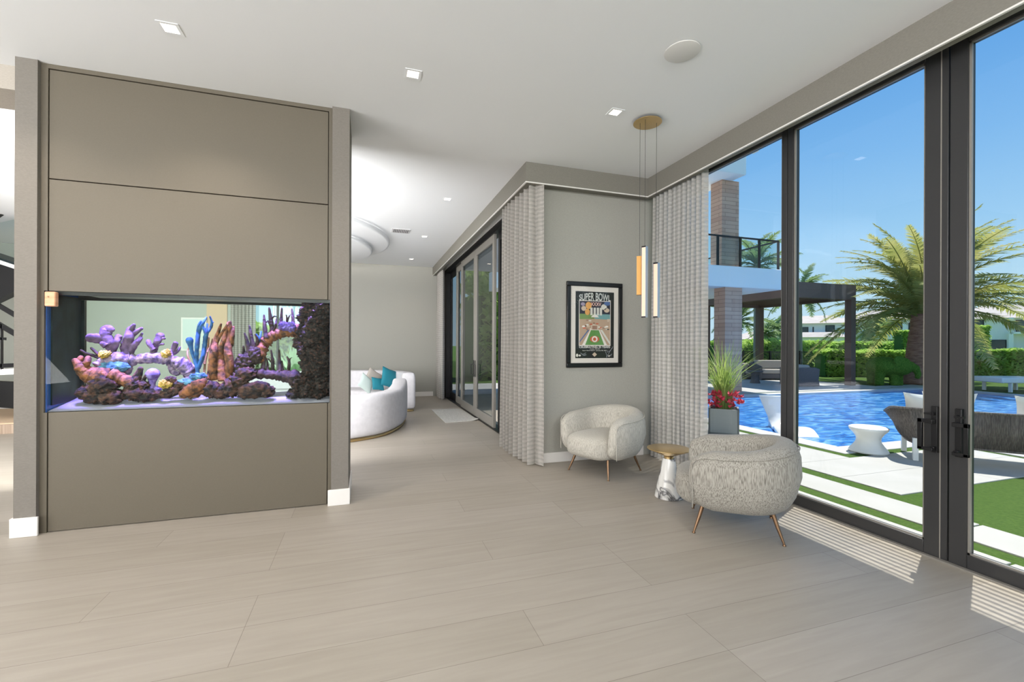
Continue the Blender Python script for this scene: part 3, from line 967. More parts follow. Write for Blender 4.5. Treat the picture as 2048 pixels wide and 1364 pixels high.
chair((2.715, 4.715, 0), R(-67), 'streaked grey barrel armchair under the framed poster', 'chairfab')
chair((2.918, 2.951, 0), R(-129.7), 'streaked grey barrel armchair by the window with its side to the room', 'chairfab_shaded')

# ---- side table
st = empty('side_table', (2.845, 3.70, 0), label='small side table with brass top and white marble cone base', cat='side table')
MB().lathe([(.128, 0), (.132, .004), (.131, .012), (.058, .375), (.055, .382)], (2.845, 3.70, 0), 48).build('marble_base', 'marble', st, smooth=True)
MB().lathe([(.044, .378), (.044, .40), (.052, .408), (.198, .468), (.206, .474), (.206, .479), (.200, .481), (.0, .4805)], (2.845, 3.70, 0), 64).build('brass_top', 'brass', st, smooth=True)

# ================================================================== FRAMED POSTER
PX0, PX1, PZ0, PZ1 = 2.443, 3.256, 1.20, 2.31
pf = empty('framed_poster', ((PX0 + PX1) / 2, 5.23, 1.2), label='black framed football stadium poster with white mat on the grey wall', cat='poster')
fw_ = .058
m_ = MB()
for lo, hi in (((PX0, PZ0), (PX1, PZ0 + fw_)), ((PX0, PZ1 - fw_), (PX1, PZ1)), ((PX0, PZ0 + fw_), (PX0 + fw_, PZ1 - fw_)), ((PX1 - fw_, PZ0 + fw_), (PX1, PZ1 - fw_))):
    m_.box((lo[0], 5.195, lo[1]), (hi[0], 5.23, hi[1]))
m_.build('frame', 'frameblk', pf, bevel=.008)
def px(x): return PX0 + (x - 205) / 688 * (PX1 - PX0)
def pz(y, x=545):                     # the picture in the photo keystones a little; average it
    return PZ1 - (y - (135 + (x - 205) / 688 * 30)) / (1072 - (x - 205) / 688 * 28) * (PZ1 - PZ0)
MB().box((PX0 + fw_, 5.212, PZ0 + fw_), (PX1 - fw_, 5.22, PZ1 - fw_)).build('mat_board', 'poster_mat', pf)
x0, x1, z0, z1 = px(312), px(787), pz(1092, 312), pz(258, 312)
MB().box((x0, 5.209, z0), (x1, 5.213, z1)).build('print', 'poster_black', pf)
ax0, ax1, az0, az1 = px(357), px(740), pz(935), pz(385)
PC = {}
def pcol(*c_):
    k = 'ink_%d_%d_%d' % c_
    if k not in MT:
        MT[k] = mat(k, c_, .6)
    return k
art_m = ['whiteink', 'navy', 'sand']
inks = [(222, 218, 210), (34, 34, 50), (176, 152, 128), (92, 142, 72), (214, 158, 86), (70, 100, 150), (206, 206, 196), (110, 140, 80), (110, 156, 156), (196, 178, 156), (190, 92, 62), (150, 118, 100), (150, 140, 160)]
art = MB()
def A(x, y): return (x, y)
def poly(pts, mi, lay):
    art.add([(px(a), 5.2085 - lay * .0002, pz(b)) for a, b in pts], [tuple(range(len(pts)))], mi)
def disc(cx, cy, rx, ry, mi, lay, n=24):
    poly([(cx + rx * math.cos(2 * math.pi * k / n), cy + ry * math.sin(2 * math.pi * k / n)) for k in range(n)], mi, lay)
poly([(352, 378), (745, 378), (745, 940), (352, 940)], 0, 0)
poly([(359, 386), (738, 386), (738, 932), (359, 932)], 2, 1)
poly([(359, 386), (738, 386), (738, 545), (359, 545)], 1, 2)
poly([(359, 545), (540, 540), (540, 605), (359, 612)], 7, 2)
poly([(545, 540), (738, 545), (738, 612), (545, 605)], 8, 2)
disc(470, 440, 38, 44, 4, 3); disc(410, 478, 30, 30, 9, 3); disc(400, 425, 26, 22, 12, 3)
disc(660, 455, 36, 36, 6, 3); disc(700, 410, 40, 26, 5, 3); disc(695, 495, 34, 28, 9, 3); disc(455, 520, 30, 40, 4, 3)
for a in (505, 545, 585, 622):
    poly([(a - 14, 465), (a + 14, 465), (a + 14, 560), (a - 14, 560)], 6, 4)
poly([(498, 585), (520, 560), (545, 545), (575, 560), (600, 585)], 0, 5)
for k in range(26):
    rr = random.Random(k)
    disc(370 + rr.random() * 360, 610 + rr.random() * 130, 14 + 10 * rr.random(), 8 + 4 * rr.random(), rr.choice([11, 9, 0, 10, 6]), 3 + k % 3, 8)
poly([(500, 680), (590, 680), (590, 738), (500, 738)], 9, 7); poly([(515, 690), (575, 690), (575, 735), (515, 735)], 11, 8)
poly([(490, 740), (605, 740), (700, 932), (390, 932)], 0, 7)
poly([(478, 745), (372, 885), (362, 905), (362, 880), (462, 742)], 5, 7)
poly([(498, 745), (596, 745), (664, 930), (428, 930)], 3, 8)
poly([(612, 742), (640, 742), (736, 890), (736, 930)], 6, 7)
disc(545, 857, 58, 40, 10, 9); disc(545, 857, 36, 38, 0, 10); disc(545, 857, 20, 21, 10, 11)
# small seal, dots and signatures along the lower edge
poly([(545, 1020), (575, 1048), (545, 1077), (515, 1048)], 9, 3)
disc(332, 1058, 14, 20, 6, 3); disc(364, 1060, 12, 12, 0, 3); disc(726, 1068, 9, 11, 0, 3)
art.build('artwork', None, pf, mats=[pcol(*c_) for c_ in inks])
sg = MB()
def flush_sig():
    global sg
    sg.build('signature', 'silver', pf)
    sg = MB()
def stroke(pts, w=.0022):
    sg.tube([(px(a), 5.2078, pz(b)) for a, b in pts], w, 5)
stroke([(372, 1030), (400, 1045), (385, 1052), (440, 1028)]); stroke([(400, 1062), (430, 1045), (445, 1052), (420, 1062), (405, 1050)])
flush_sig()
stroke([(680, 1010), (705, 1080), (690, 1085), (720, 1040), (775, 950)]); stroke([(700, 1000), (706, 1030)]); stroke([(712, 1000), (718, 1020), (770, 970)]); stroke([(735, 1065), (765, 1040), (745, 1072)])
flush_sig()
def text(s, cx, cy, width, height, m, arch=0, name='lettering'):
    """lettering on the print; width and height in poster plan units"""
    cu = bpy.data.curves.new(name, 'FONT')
    cu.body = s
    cu.align_x = 'CENTER'
    cu.size = 1
    cu.offset = .02
    cu.fill_mode = 'FRONT'
    o = bpy.data.objects.new(name, cu)
    COL.objects.link(o)
    bpy.context.view_layer.update()
    dg = bpy.context.evaluated_depsgraph_get()
    me = bpy.data.meshes.new_from_object(o.evaluated_get(dg))
    bpy.data.objects.remove(o)
    xs = [v.co.x for v in me.vertices]
    ys = [v.co.y for v in me.vertices]
    a0, a1, b0, b1 = min(xs), max(xs), min(ys), max(ys)
    W_ = (px(cx + width) - px(cx))
    H_ = PZ1 - PZ0
    H_ = height / 1050 * H_
    for v in me.vertices:
        t = (v.co.x - a0) / (a1 - a0) - .5
        q = (v.co.y - b0) / (b1 - b0)
        lift = arch * (1 - 4 * t * t)
        v.co = Vector((px(cx) + t * W_, 5.2072, pz(cy) + (q - .5) * H_ * (1 + (lift if arch else 0)) + (lift * H_ * .5 if arch else 0)))
        v.co -= pf.location
    me.materials.clear()
    me.materials.append(MT[m])
    o = bpy.data.objects.new(name, me)
    COL.objects.link(o)
    o.parent = pf
    return o
text('SUPER BOWL', 549, 345, 390, 66, pcol(196, 200, 196), .5)
text('XXXV', 560, 422, 130, 46, pcol(226, 186, 172))
text('CELEBRATING 35 YEARS', 547, 955, 384, 26, pcol(226, 226, 220))
text('Tampa, Florida', 545, 981, 128, 13, pcol(210, 210, 204))
text('Super Bowl XXXV - January 28, 2001', 545, 1000, 300, 14, pcol(216, 216, 210))
MB().box((PX0 + fw_, 5.2045, PZ0 + fw_), (PX1 - fw_, 5.2052, PZ1 - fw_)).build('cover_glass', 'posterglass', pf)

# ================================================================== LIVING AREA
def sofa(path, name, label, hb, thick, seat_depth, flip, endroll):
    """curved sofa: path = outer back line on the floor"""
    pts = spline([(a, b, 0) for a, b in path], 10)
    r = empty(name, (pts[0].x, pts[0].y, 0), label=label, cat='sofa', group='curved pale grey sofas')
    N = len(pts)
    def sweep(prof_fn, nm, m, e=.5):
        rings = []
        for i, p in enumerate(pts):
            d = (pts[min(i + 1, N - 1)] - pts[max(i - 1, 0)]).normalized()
            nn = Vector((-d.y, d.x, 0)) * flip             # towards the seat
            rings.append([p + nn * a + Vector((0, 0, z)) for a, z in prof_fn(i / (N - 1))])
        K = len(rings[0])
        # rounded ends
        for side in (0, -1):
            rg = rings[side]
            c_ = sum(rg, Vector()) / K
            d = (pts[0] - pts[1]).normalized() if side == 0 else (pts[-1] - pts[-2]).normalized()
            ext = [[c_ + (q - c_) * s_ + d * t_ for q in rg] for s_, t_ in ((.97, .03), (.88, .055), (.6, .07))]
            rings = ext[::-1] + rings if side == 0 else rings + ext
        vs = [q for g in rings for q in g]
        fs = [(i * K + k, i * K + (k + 1) % K, (i + 1) * K + (k + 1) % K, (i + 1) * K + k) for i in range(len(rings) - 1) for k in range(K)]
        fs += [tuple(range(K)), tuple((len(rings) - 1) * K + k for k in range(K))]
        MB().add(vs, fs).build(nm, m, r, smooth='all')
    def rr(a0, a1, z0, z1, n=24, e=.35):
        sg_ = lambda t: math.copysign(abs(t) ** e, t)
        return [((a0 + a1) / 2 + (a1 - a0) / 2 * sg_(math.cos(2 * math.pi * k / n)), (z0 + z1) / 2 + (z1 - z0) / 2 * sg_(math.sin(2 * math.pi * k / n))) for k in range(n)]
    sweep(lambda t: rr(0, thick, .045, hb(t)), 'backrest', 'sofa')
    sweep(lambda t: rr(thick * .6, thick + seat_depth * math.sin(math.pi * min(max(t * .8 + .1, 0), 1)), .045, .42), 'seat', 'sofa')
    sweep(lambda t: rr(.03, thick + seat_depth * .5, .0, .05, 12, .2), 'plinth', 'brass')
    return r
sofa([(-2.6, 6.95), (-1.6, 6.92), (-.75, 6.98), (-.15, 7.16), (.32, 7.50), (.62, 8.12), (.76, 8.75), (.80, 9.15)], 'sofa', 'curved pale grey sofa nearest the aquarium wall with its back turned',
     lambda t: .70 + .11 * max(0, (t - .72) / .28) ** .7, .30, .72, 1, 1)
sofa([(1.06, 10.12), (1.02, 10.7), (.78, 11.35), (.25, 11.85), (-.5, 12.1), (-1.5, 12.15), (-2.6, 12.1)], 'sofa', 'curved pale grey sofa along the far wall', lambda t: .86 - .05 * t, .30, .72, 1, 1)

def pillow(loc, rot, sx, m, label):
    o_ = MB()
    n = 14
    vs = []
    for s_ in (1, -1):
        for j in range(n + 1):
            for i in range(n + 1):
                a, b = i / n * 2 - 1, j / n * 2 - 1
                t = .16 * sx * 2 * ((1 - a * a) * (1 - b * b)) ** .45
                k = 1 - .07 * (1 - abs(a * b))
                vs.append((a * sx * (k if abs(b) < .99 or True else 1), s_ * t, b * sx * k))
    fs = []
    for s_ in (0, 1):
        o0 = s_ * (n + 1) ** 2
        fs += [(o0 + j * (n + 1) + i, o0 + j * (n + 1) + i + 1, o0 + (j + 1) * (n + 1) + i + 1, o0 + (j + 1) * (n + 1) + i) for j in range(n) for i in range(n)]
    Rm = Euler(rot).to_matrix()
    o_.add([Rm @ Vector(v) for v in vs], fs)
    b = o_.build('throw_pillow', m, smooth='all')
    b.location = loc
    return tag(b, label, 'pillow', 'throw pillows on the far curved sofa')
pillow((.52, 10.72, .70), (R(-14), R(20), R(38)), .225, 'teal', 'large teal pillow leaning on the far sofa')
pillow((.27, 10.55, .585), (R(-25), R(10), R(30)), .15, 'teal', 'small teal pillow between the large teal pillow and the pale one')
pillow((.02, 10.5, .60), (R(-25), R(40), R(30)), .19, 'paleblue', 'pale mint pillow on the far sofa, left of the small teal one')
pillow((.18, 10.98, .68), (R(-20), R(35), R(20)), .20, 'cushgrey', 'grey pillow behind the pale mint pillow on the far sofa')
dm = MB()
n_ = 16
vs = []
for j in range(n_ + 1):
    for i in range(n_ + 1):
        a, b = i / n_, j / n_
        q = Vector((1.44, 8.42, .012)).lerp(Vector((2.10, 8.50, .012)), a).lerp(Vector((1.42, 10.15, .012)).lerp(Vector((2.08, 10.12, .012)), a), b)
        q.z += .03 * max(0, a - .82) / .18 * max(0, .18 - b) / .18
        vs.append(q)
        
fs = [(j * (n_ + 1) + i, j * (n_ + 1) + i + 1, (j + 1) * (n_ + 1) + i + 1, (j + 1) * (n_ + 1) + i) for j in range(n_) for i in range(n_)]
dm.add(vs, fs)
o = dm.build('door_mat', 'matrug')
sm = o.modifiers.new('thickness', 'SOLIDIFY')
sm.thickness, sm.offset = .011, -1
tag(o, 'pale grey woven mat on the floor in front of the sliding doors', 'mat')

# art and pendant rods in the room behind the tank
for (xa, xb, za, zb, lb) in ((-4.28, -3.72, 1.30, 2.12, 'white framed picture on the far wall seen through the aquarium'), (-7.3, -6.62, 1.0, 2.42, 'tall white panel picture seen through the left end of the aquarium')):
    fp = empty('wall_picture', ((xa + xb) / 2, 12.9, za), label=lb, cat='picture', group='pictures on the far wall behind the tank')
    MB().box((xa, 12.86, za), (xb, 12.9, zb)).build('frame', 'base', fp, bevel=.006)
    MB().box((xa + .04, 12.855, za + .04), (xb - .04, 12.862, zb - .04)).build('canvas', 'paleblue', fp)
struct(box('wall_oak', (-3.74, 12.86, 0), (-3.3, 12.9, CZ), 'oak'))
gl = empty('pendant_rods', (-1.75, 11.4, CZ), label='cluster of slim glowing rods hanging before the far window, seen through the aquarium', cat='pendant lamp')
for k, (dx, dy, zb_) in enumerate(((0, 0, 2.1), (.12, .1, 2.25), (.22, -.05, 2.12), (.33, .06, 2.3), (-.15, .05, 2.05), (.42, 0, 2.2))):
    MB().tube([(-1.85 + dx, 11.4 + dy, zb_), (-1.85 + dx, 11.4 + dy, zb_ + .55)], .018, 10).build('rod', 'white', gl)
    MB().tube([(-1.85 + dx, 11.4 + dy, zb_ + .55), (-1.85 + dx, 11.4 + dy, CZ)], .003, 5).build('cable', 'black', gl)

# ================================================================== STAIRCASE in the left opening
sc_ = empty('staircase', (-5.9, 10, 0), label='black steel staircase with glass balustrade left of the aquarium wall', cat='staircase')
SY = 10.0
def sp_(x, y, dy=0): return atY(x / 2.617, 380 + y / 2.617, SY + dy)
def slab(pl, nm, m, d0=0, d1=1.1):
    q = [atY(a / 2.617, 380 + b / 2.617, SY) for a, b in pl]
    MB().prism([(p.x, p.z) for p in q], 1, SY + d0, SY + d1).build(nm, m, sc_)
slab([(-420, 212), (110, 392), (110, 402), (-420, 224)], 'landing_edge', 'overflow')
slab([(-420, 228), (110, 404), (110, 424), (-420, 248)], 'landing_slab', 'white')
slab([(-420, 252), (110, 424), (110, 508), (-420, 760)], 'landing_beam', 'black', .05, .25)
slab([(-420, 352), (130, 674), (130, 700), (-420, 378)], 'stringer', 'black', 0, .05)
slab([(-420, 448), (130, 772), (130, 800), (-420, 476)], 'stringer', 'black', 0, .05)
slab([(2, 700), (9, 703), (9, 940), (2, 940)], 'post', 'black', 0, .04)
slab([(-420, 750), (25, 772), (25, 786), (-420, 764)], 'bracket', 'black', 0, .04)
slab([(-420, 928), (130, 904), (130, 925), (-420, 952)], 'tread_support', 'black', 0, .06)
slab([(-420, 958), (130, 932), (130, 962), (-420, 988)], 'tread', 'white', 0, 1.1)
slab([(-420, 980), (70, 1005), (130, 1000), (130, 1150), (-420, 1100)], 'base_stringer', 'black', 0, .08)
slab([(-420, 400), (72, 76), (72, 86), (-420, 412)], 'handrail', 'black', 0, .05)
slab([(-420, 262), (80, 150), (80, 380), (-420, 262)], 'glass_panel', 'railglass', .02, .032)
for u in (126, -416):
    p_ = atY(u / 2.617, 690, SY)
    MB().box((p_.x - .05, SY - .02, .17), (p_.x + .05, SY + .08, CZ)).build('newel', 'black', sc_)
struct(MB().box((-9.5, 9.55, 0), (-5.2, 11.6, .17)).build('trim_8', 'oak'))
struct(MB().box((-9.5, 9.50, .0), (-5.2, 9.55, .15)).build('trim_9', mat('ribbed_riser', (176, 156, 138), .7, col2=(150, 130, 112), nscale=(60, 1, 1))))

# ================================================================== AQUARIUM
AB = 4.93
aq = empty('aquarium', ((TX0 + TX1) / 2, 4.7, TZ0), label='long see-through saltwater aquarium built into the taupe wall', cat='aquarium')
box('front_pane', (TX0, 4.486, TZ0), (TX1, 4.496, TZ1), 'tankglass', aq)
box('back_pane', (TX0, AB, TZ0), (TX1, AB + .01, TZ1), 'tankglass', aq)
MB().box((TX0 - .012, 4.496, TZ0), (TX0, AB, TZ1)).build('side_pane', 'blueedge', aq)
box('right_side_pane', (TX1, 4.496, TZ0), (TX1 + .01, AB, TZ1), 'blueedge', aq)
box('water', (TX0 + .004, 4.50, TZ0 + .001), (TX1 - .004, AB - .004, TZ1 - .045), 'water', aq)
MB().box((TX0, 4.496, TZ1 - .03), (TX1, 4.515, TZ1)).box((TX0, AB - .03, TZ1 - .035), (TX1, AB, TZ1)).build('top_trim', 'frameblk', aq)
ov = MB().box((TX0 + .002, AB - .012, TZ0 + .05), (TX0 + .035, AB - .002, TZ1 - .02)).box((TX0 + .002, 4.54, TZ0 + .05), (TX0 + .012, AB - .002, TZ1 - .02))
ov.build('overflow_box', 'overflow', aq)
n_ = 60
vs, fs = [], []
for j in range(13):
    for i in range(n_ + 1):
        x = TX0 + .003 + (TX1 - TX0 - .006) * i / n_
        y = 4.499 + (AB - 4.502) * j / 12
        vs.append((x, y, TZ0 + .004 + .075 * (j / 12) ** .8 + (.016 * noise.noise(Vector((x * 4, y * 5, 0))) + .02 * noise.noise(Vector((x * 1.3, y * 2, 4)))) * min(1, j / 4)))
fs = [(j * (n_ + 1) + i, j * (n_ + 1) + i + 1, (j + 1) * (n_ + 1) + i + 1, (j + 1) * (n_ + 1) + i) for j in range(12) for i in range(n_)]
tag(MB().add(vs, fs).build('sand_bed', 'sand', aq, smooth='all'), kind='stuff')
fl_ = box('light_bar', (TX0 + .2, 4.62, TZ1 - .02), (TX1 - .2, 4.80, TZ1 - .004), 'frameblk', aq)
l = lamp('aquarium_light', 'AREA', ((TX0 + TX1) / 2, 4.70, TZ1 - .025), 15, (.34, .24, 1), shape='RECTANGLE', size=1.9, size_y=.10, aim=(0, .10, -1), spread=R(30))
lamp('sand_fill_light', 'AREA', ((TX0 + TX1) / 2, 4.565, TZ1 - .012), 9, (.34, .24, 1), shape='RECTANGLE', size=1.95, size_y=.03, aim=(0, .11, -1), spread=R(19))  # second strip added to tint the front sand violet
box('light_bar', (TX0 + .1, 4.55, TZ1 - .008), (TX1 - .1, 4.58, TZ1 - .002), 'frameblk', aq)  # housing of the added sand light
bk = empty('wood_bracket', (-2.36, 4.45, 1.8), label='small light wood block in the top left corner of the aquarium', cat='bracket')
q0, q1 = atY(90, 583, 4.45), atY(112, 613, 4.45)
MB().box((q0.x, 4.44, q1.z), (q1.x, 4.486, q0.z)).build('block', 'woodblock', bk, bevel=.008)
MB().tube([(q0.x + .025, 4.4405, q0.z - .04), (q0.x + .025, 4.437, q0.z - .04)], .006, 10).build('screw', 'copper', bk)

def C1(x, y, dy): return atY(x / 4.0125, 540 + y / 4.0125, 4.5 + dy)
def C2(x, y, dy): return atY(360 + x / 4.261, 560 + y / 4.261, 4.5 + dy)
PXM = .00108          # metres per unit of the coral sketch
class Coral:
    def __init__(self, name, m, label, cat, C, dy, group=None, parts=False):
        self.m, self.C, self.dy, self.mb = m, C, dy, MB()
        self.args = (name, label, cat, group)
        self.k = 0
    def blob(self, x, y, r, ry=None, rough=.28, dd=0, rd=None):
        c_ = self.C(x, y, self.dy + dd)
        ry = ry or r
        self.k += 1
        rdp = min(rd or min(r, ry) * PXM, self.dy + dd - .012, .42 - self.dy - dd)
        self.mb.ell(c_, (r * PXM, max(rdp, .012), ry * PXM), 44, 30, 1, rough=rough, seed=self.k + x * .01, fz=9)
        return self
    def br(self, pts, n=6, flat=1.0, dd=0, knob=.18):
        """pts: (x, y, radius)"""
        P = []
        Rr = []
        for i, (x, y, r) in enumerate(pts):
            w = dd + .02 * math.sin(i * 1.7 + x * .05)
            P.append(self.C(x, y, self.dy + w))
            Rr.append(r * PXM)
        pp = spline(P, n + 2)
        rr = []
        for i in range(len(pp)):
            t = i / (len(pp) - 1) * (len(Rr) - 1)
            a = int(min(t, len(Rr) - 2))
            v = Rr[a] + (Rr[a + 1] - Rr[a]) * (t - a)
            rr.append(v * (1 + knob * (noise.noise(pp[i] * 55) + .5 * noise.noise(pp[i] * 130))))
        # round the tip
        d = (pp[-1] - pp[-2]).normalized()
        pp += [pp[-1] + d * rr[-1] * .5, pp[-1] + d * rr[-1] * .8]
        rr += [rr[-1] * .8, rr[-1] * .35]
        self.mb.tube(pp, rr, 10, flat=flat)
        return self
    def done(self, parent=None):
        n, lb, ct, g = self.args
        o = self.mb.build(n, self.m, parent, smooth='all')
        if parent is None:
            tag(o, lb, ct, g)
        return o
# left: rocks and corals
c_ = Coral('coral_rock', 'rockdark', 'dark brown rock at the left end of the tank floor', 'rock', C1, .13, 'rocks on the aquarium floor')
c_.blob(690, 985, 62, 50).blob(770, 1010, 78, 62).blob(885, 1015, 85, 66).blob(830, 930, 95, 80).done()
c_ = Coral('antler_coral', 'brownc', 'brown antler coral leaning left above the leftmost rock', 'coral', C1, .16)
c_.br([(860, 860, 75), (760, 850, 72), (690, 820, 55), (640, 770, 36), (600, 725, 22)]).br([(665, 790, 34), (700, 740, 24), (708, 705, 20)]).br([(630, 750, 26), (650, 700, 18)]).br([(880, 840, 60), (980, 880, 50), (1040, 900, 45)]).done()
c_ = Coral('rock_arch', 'lilac', 'long lilac rock arch bridging the left half of the tank', 'rock', C1, .24)
c_.br([(820, 790, 50), (850, 740, 62), (930, 715, 58), (1050, 722, 46), (1180, 708, 40), (1300, 710, 42), (1390, 730, 46), (1470, 765, 52), (1525, 830, 52), (1530, 905, 46)], knob=.45).br([(1380, 750, 32), (1385, 810, 26), (1420, 830, 22)]).br([(1030, 760, 34), (1020, 820, 30)]).done()
Coral('crust_coral', 'tealc', 'turquoise crust patch under the left end of the lilac arch', 'coral', C1, .19).blob(905, 780, 105, 46, .2, rd=.03).done()
E1 = 'upright purple elkhorn corals on the lilac arch'
c_ = Coral('elkhorn_coral', 'purple', 'broad purple elkhorn coral, leftmost on the lilac arch', 'coral', C1, .25, E1)
c_.br([(905, 670, 24), (885, 600, 48), (835, 560, 44), (780, 550, 38), (725, 545, 36)], flat=.45).br([(880, 600, 44), (850, 520, 40), (860, 480, 46), (905, 480, 20)], flat=.45).br([(900, 630, 34), (935, 580, 26), (945, 530, 20)], flat=.5).br([(940, 575, 22), (968, 535, 14)]).br([(850, 610, 26), (820, 590, 20)], flat=.5).done()
c_ = Coral('elkhorn_coral', 'purple', 'tall purple elkhorn coral, second from left on the arch', 'coral', C1, .25, E1)
c_.br([(1015, 690, 30), (1015, 620, 44), (1035, 540, 36), (1050, 470, 28)], flat=.5).br([(1040, 650, 36), (1080, 600, 26), (1130, 545, 16)], flat=.6).br([(1050, 540, 22), (1090, 500, 18), (1135, 470, 13)]).br([(1045, 500, 24), (1075, 440, 14)]).br([(1100, 580, 14), (1140, 510, 9)]).done()
c_ = Coral('elkhorn_coral', 'purple', 'forked purple elkhorn coral, third from left on the arch', 'coral', C1, .25, E1)
c_.br([(1225, 690, 22), (1240, 630, 26), (1260, 580, 24), (1285, 530, 32)], flat=.6).br([(1235, 640, 20), (1200, 600, 16), (1190, 570, 18)]).br([(1260, 600, 12), (1310, 595, 9)]).br([(1285, 550, 14), (1320, 550, 9)]).done()
c_ = Coral('elkhorn_coral', 'purple', 'small purple elkhorn coral, rightmost on the lilac arch', 'coral', C1, .25, E1)
c_.br([(1370, 690, 18), (1390, 640, 20), (1410, 590, 22)], flat=.7).br([(1400, 670, 14), (1425, 650, 12), (1442, 622, 10)]).done()
Coral('sprig_coral', 'darkc', 'thin dark sprig coral left of the purple elkhorn', 'coral', C1, .22).br([(830, 720, 16), (760, 690, 13), (690, 670, 11), (650, 645, 8)]).br([(815, 700, 13), (770, 660, 11), (730, 625, 8)]).done()
Y1 = 'small yellow corals'
Coral('yellow_coral', 'yellow', 'yellow coral tuft on the left shoulder of the arch', 'coral', C1, .17, Y1).blob(830, 678, 32, 28, .4).blob(865, 668, 22, 18, .4).done()
Coral('yellow_coral', 'yellow', 'yellow coral tuft on the right half of the arch', 'coral', C1, .18, Y1).blob(1330, 672, 34, 28, .4).blob(1345, 650, 18, 16, .4).done()
Coral('yellow_coral', 'yellow', 'yellow coral tuft low under the arch near the sand', 'coral', C1, .12, Y1).blob(1315, 915, 34, 32, .4).blob(1350, 920, 26, 26, .4).done()
c_ = Coral('coral_rock', 'rockdark', 'dark rock pile under the middle of the lilac arch', 'rock', C1, .15, 'rocks on the aquarium floor')
c_.blob(1090, 985, 82, 62).blob(1190, 1000, 75, 52).blob(1070, 920, 58, 52).blob(1150, 930, 50, 40).br([(1065, 920, 40), (1105, 850, 30), (1128, 792, 18)]).br([(1140, 900, 16), (1175, 845, 12)]).done()
Coral('cup_coral', 'violet', 'violet cup coral standing below the arch', 'coral', C1, .17).br([(1215, 960, 22), (1222, 900, 24), (1226, 860, 40), (1226, 835, 48)]).blob(1180, 950, 36, 30).blob(1250, 960, 34, 30).done()
c_ = Coral('coral_rock', 'rockdark', 'dark rubble rock right of the violet cup coral', 'rock', C1, .14, 'rocks on the aquarium floor')
c_.blob(1330, 1000, 80, 30).blob(1400, 960, 70, 34).blob(1470, 920, 70, 40).blob(1370, 880, 40, 28).done()
Coral('crust_coral', 'tealc', 'turquoise crust on the rubble beside the orange clam', 'coral', C2, .13).blob(70, 870, 70, 30, .3).blob(160, 820, 60, 26, .3).done()
Coral('giant_clam', 'brownc', 'orange brown clam lying on the sand in mid tank', 'clam', C2, .11).br([(10, 985, 26), (70, 950, 50), (140, 910, 55), (205, 860, 30)], flat=.8, knob=.3).blob(110, 960, 80, 40).done()
# blue branching coral, tan sea fans
c_ = Coral('blue_branch_coral', 'bluec', 'tall bright blue branching coral in mid tank', 'coral', C2, .20)
c_.br([(150, 800, 16), (145, 740, 16), (110, 640, 12), (95, 580, 14), (80, 510, 30)]).br([(150, 760, 17), (140, 660, 16), (148, 540, 17), (160, 440, 16), (195, 370, 12), (225, 318, 6)]).br([(155, 440, 14), (160, 390, 11), (178, 350, 6)])
c_.br([(155, 750, 17), (195, 650, 16), (212, 540, 17), (225, 460, 16), (262, 405, 12), (270, 360, 9), (255, 312, 6)]).br([(222, 460, 14), (200, 410, 11), (185, 370, 7)]).br([(225, 450, 11), (232, 375, 7)]).br([(265, 370, 8), (285, 360, 4)]).done()
Coral('sea_fan', 'tan', 'tan sea fan coral behind the blue branches', 'coral', C2, .30).br([(205, 800, 9), (215, 700, 9), (235, 600, 8), (245, 490, 6)]).br([(212, 720, 8), (175, 660, 6)]).br([(230, 620, 7), (265, 540, 6), (275, 500, 4)]).br([(95, 720, 8), (65, 640, 7), (70, 590, 6), (105, 540, 5)]).done()
# brown pipe stumps
c_ = Coral('pipe_coral', 'brownc', 'clump of brown upright pipe corals in mid tank', 'coral', C2, .18)
c_.br([(285, 850, 34), (280, 720, 34), (290, 600, 32), (310, 500, 20), (350, 375, 8)]).br([(365, 860, 34), (355, 740, 36), (345, 640, 30), (375, 500, 18), (410, 360, 8)]).br([(410, 860, 30), (425, 720, 32), (410, 600, 32), (420, 480, 30), (425, 360, 14)]).br([(430, 560, 22), (445, 480, 18), (455, 400, 10)])
c_.br([(300, 560, 16), (340, 480, 12), (400, 385, 8)]).br([(240, 850, 16), (255, 720, 12), (275, 620, 12)]).done()
c_ = Coral('coral_rock', 'rockdark', 'dark rock under the brown pipe corals', 'rock', C2, .15, 'rocks on the aquarium floor')
c_.blob(270, 930, 70, 66).blob(350, 950, 80, 56).blob(430, 920, 70, 76).blob(500, 860, 70, 66).blob(560, 800, 80, 60).done()
# right: spiny corals, arch and the rock wall
c_ = Coral('spiny_coral', 'darkc', 'dark spiny coral bush left of the brown arch', 'coral', C2, .20)
c_.blob(560, 690, 66, 70, .35).blob(520, 750, 66, 50, .35).blob(640, 640, 60, 72, .35).br([(450, 760, 12), (475, 690, 10), (510, 640, 7)]).br([(590, 640, 20), (575, 540, 16), (550, 455, 7)]).br([(630, 600, 22), (608, 490, 17), (592, 392, 7)]).br([(650, 580, 16), (660, 510, 12), (640, 465, 6)]).br([(540, 660, 14), (542, 600, 11), (540, 565, 6)]).done()
Coral('blue_sprig_coral', 'bluec', 'small blue sprig coral above the spiny bush', 'coral', C2, .24).br([(668, 560, 12), (680, 500, 10), (692, 440, 6)]).br([(678, 500, 8), (650, 462, 5)]).done()
c_ = Coral('arch_coral', 'brownc', 'brown arch coral joining the dark rock wall at right', 'coral', C2, .24)
c_.br([(690, 700, 34), (690, 620, 46), (720, 540, 48), (790, 480, 46), (870, 450, 46), (960, 430, 56), (1040, 430, 60)], knob=.4).done()
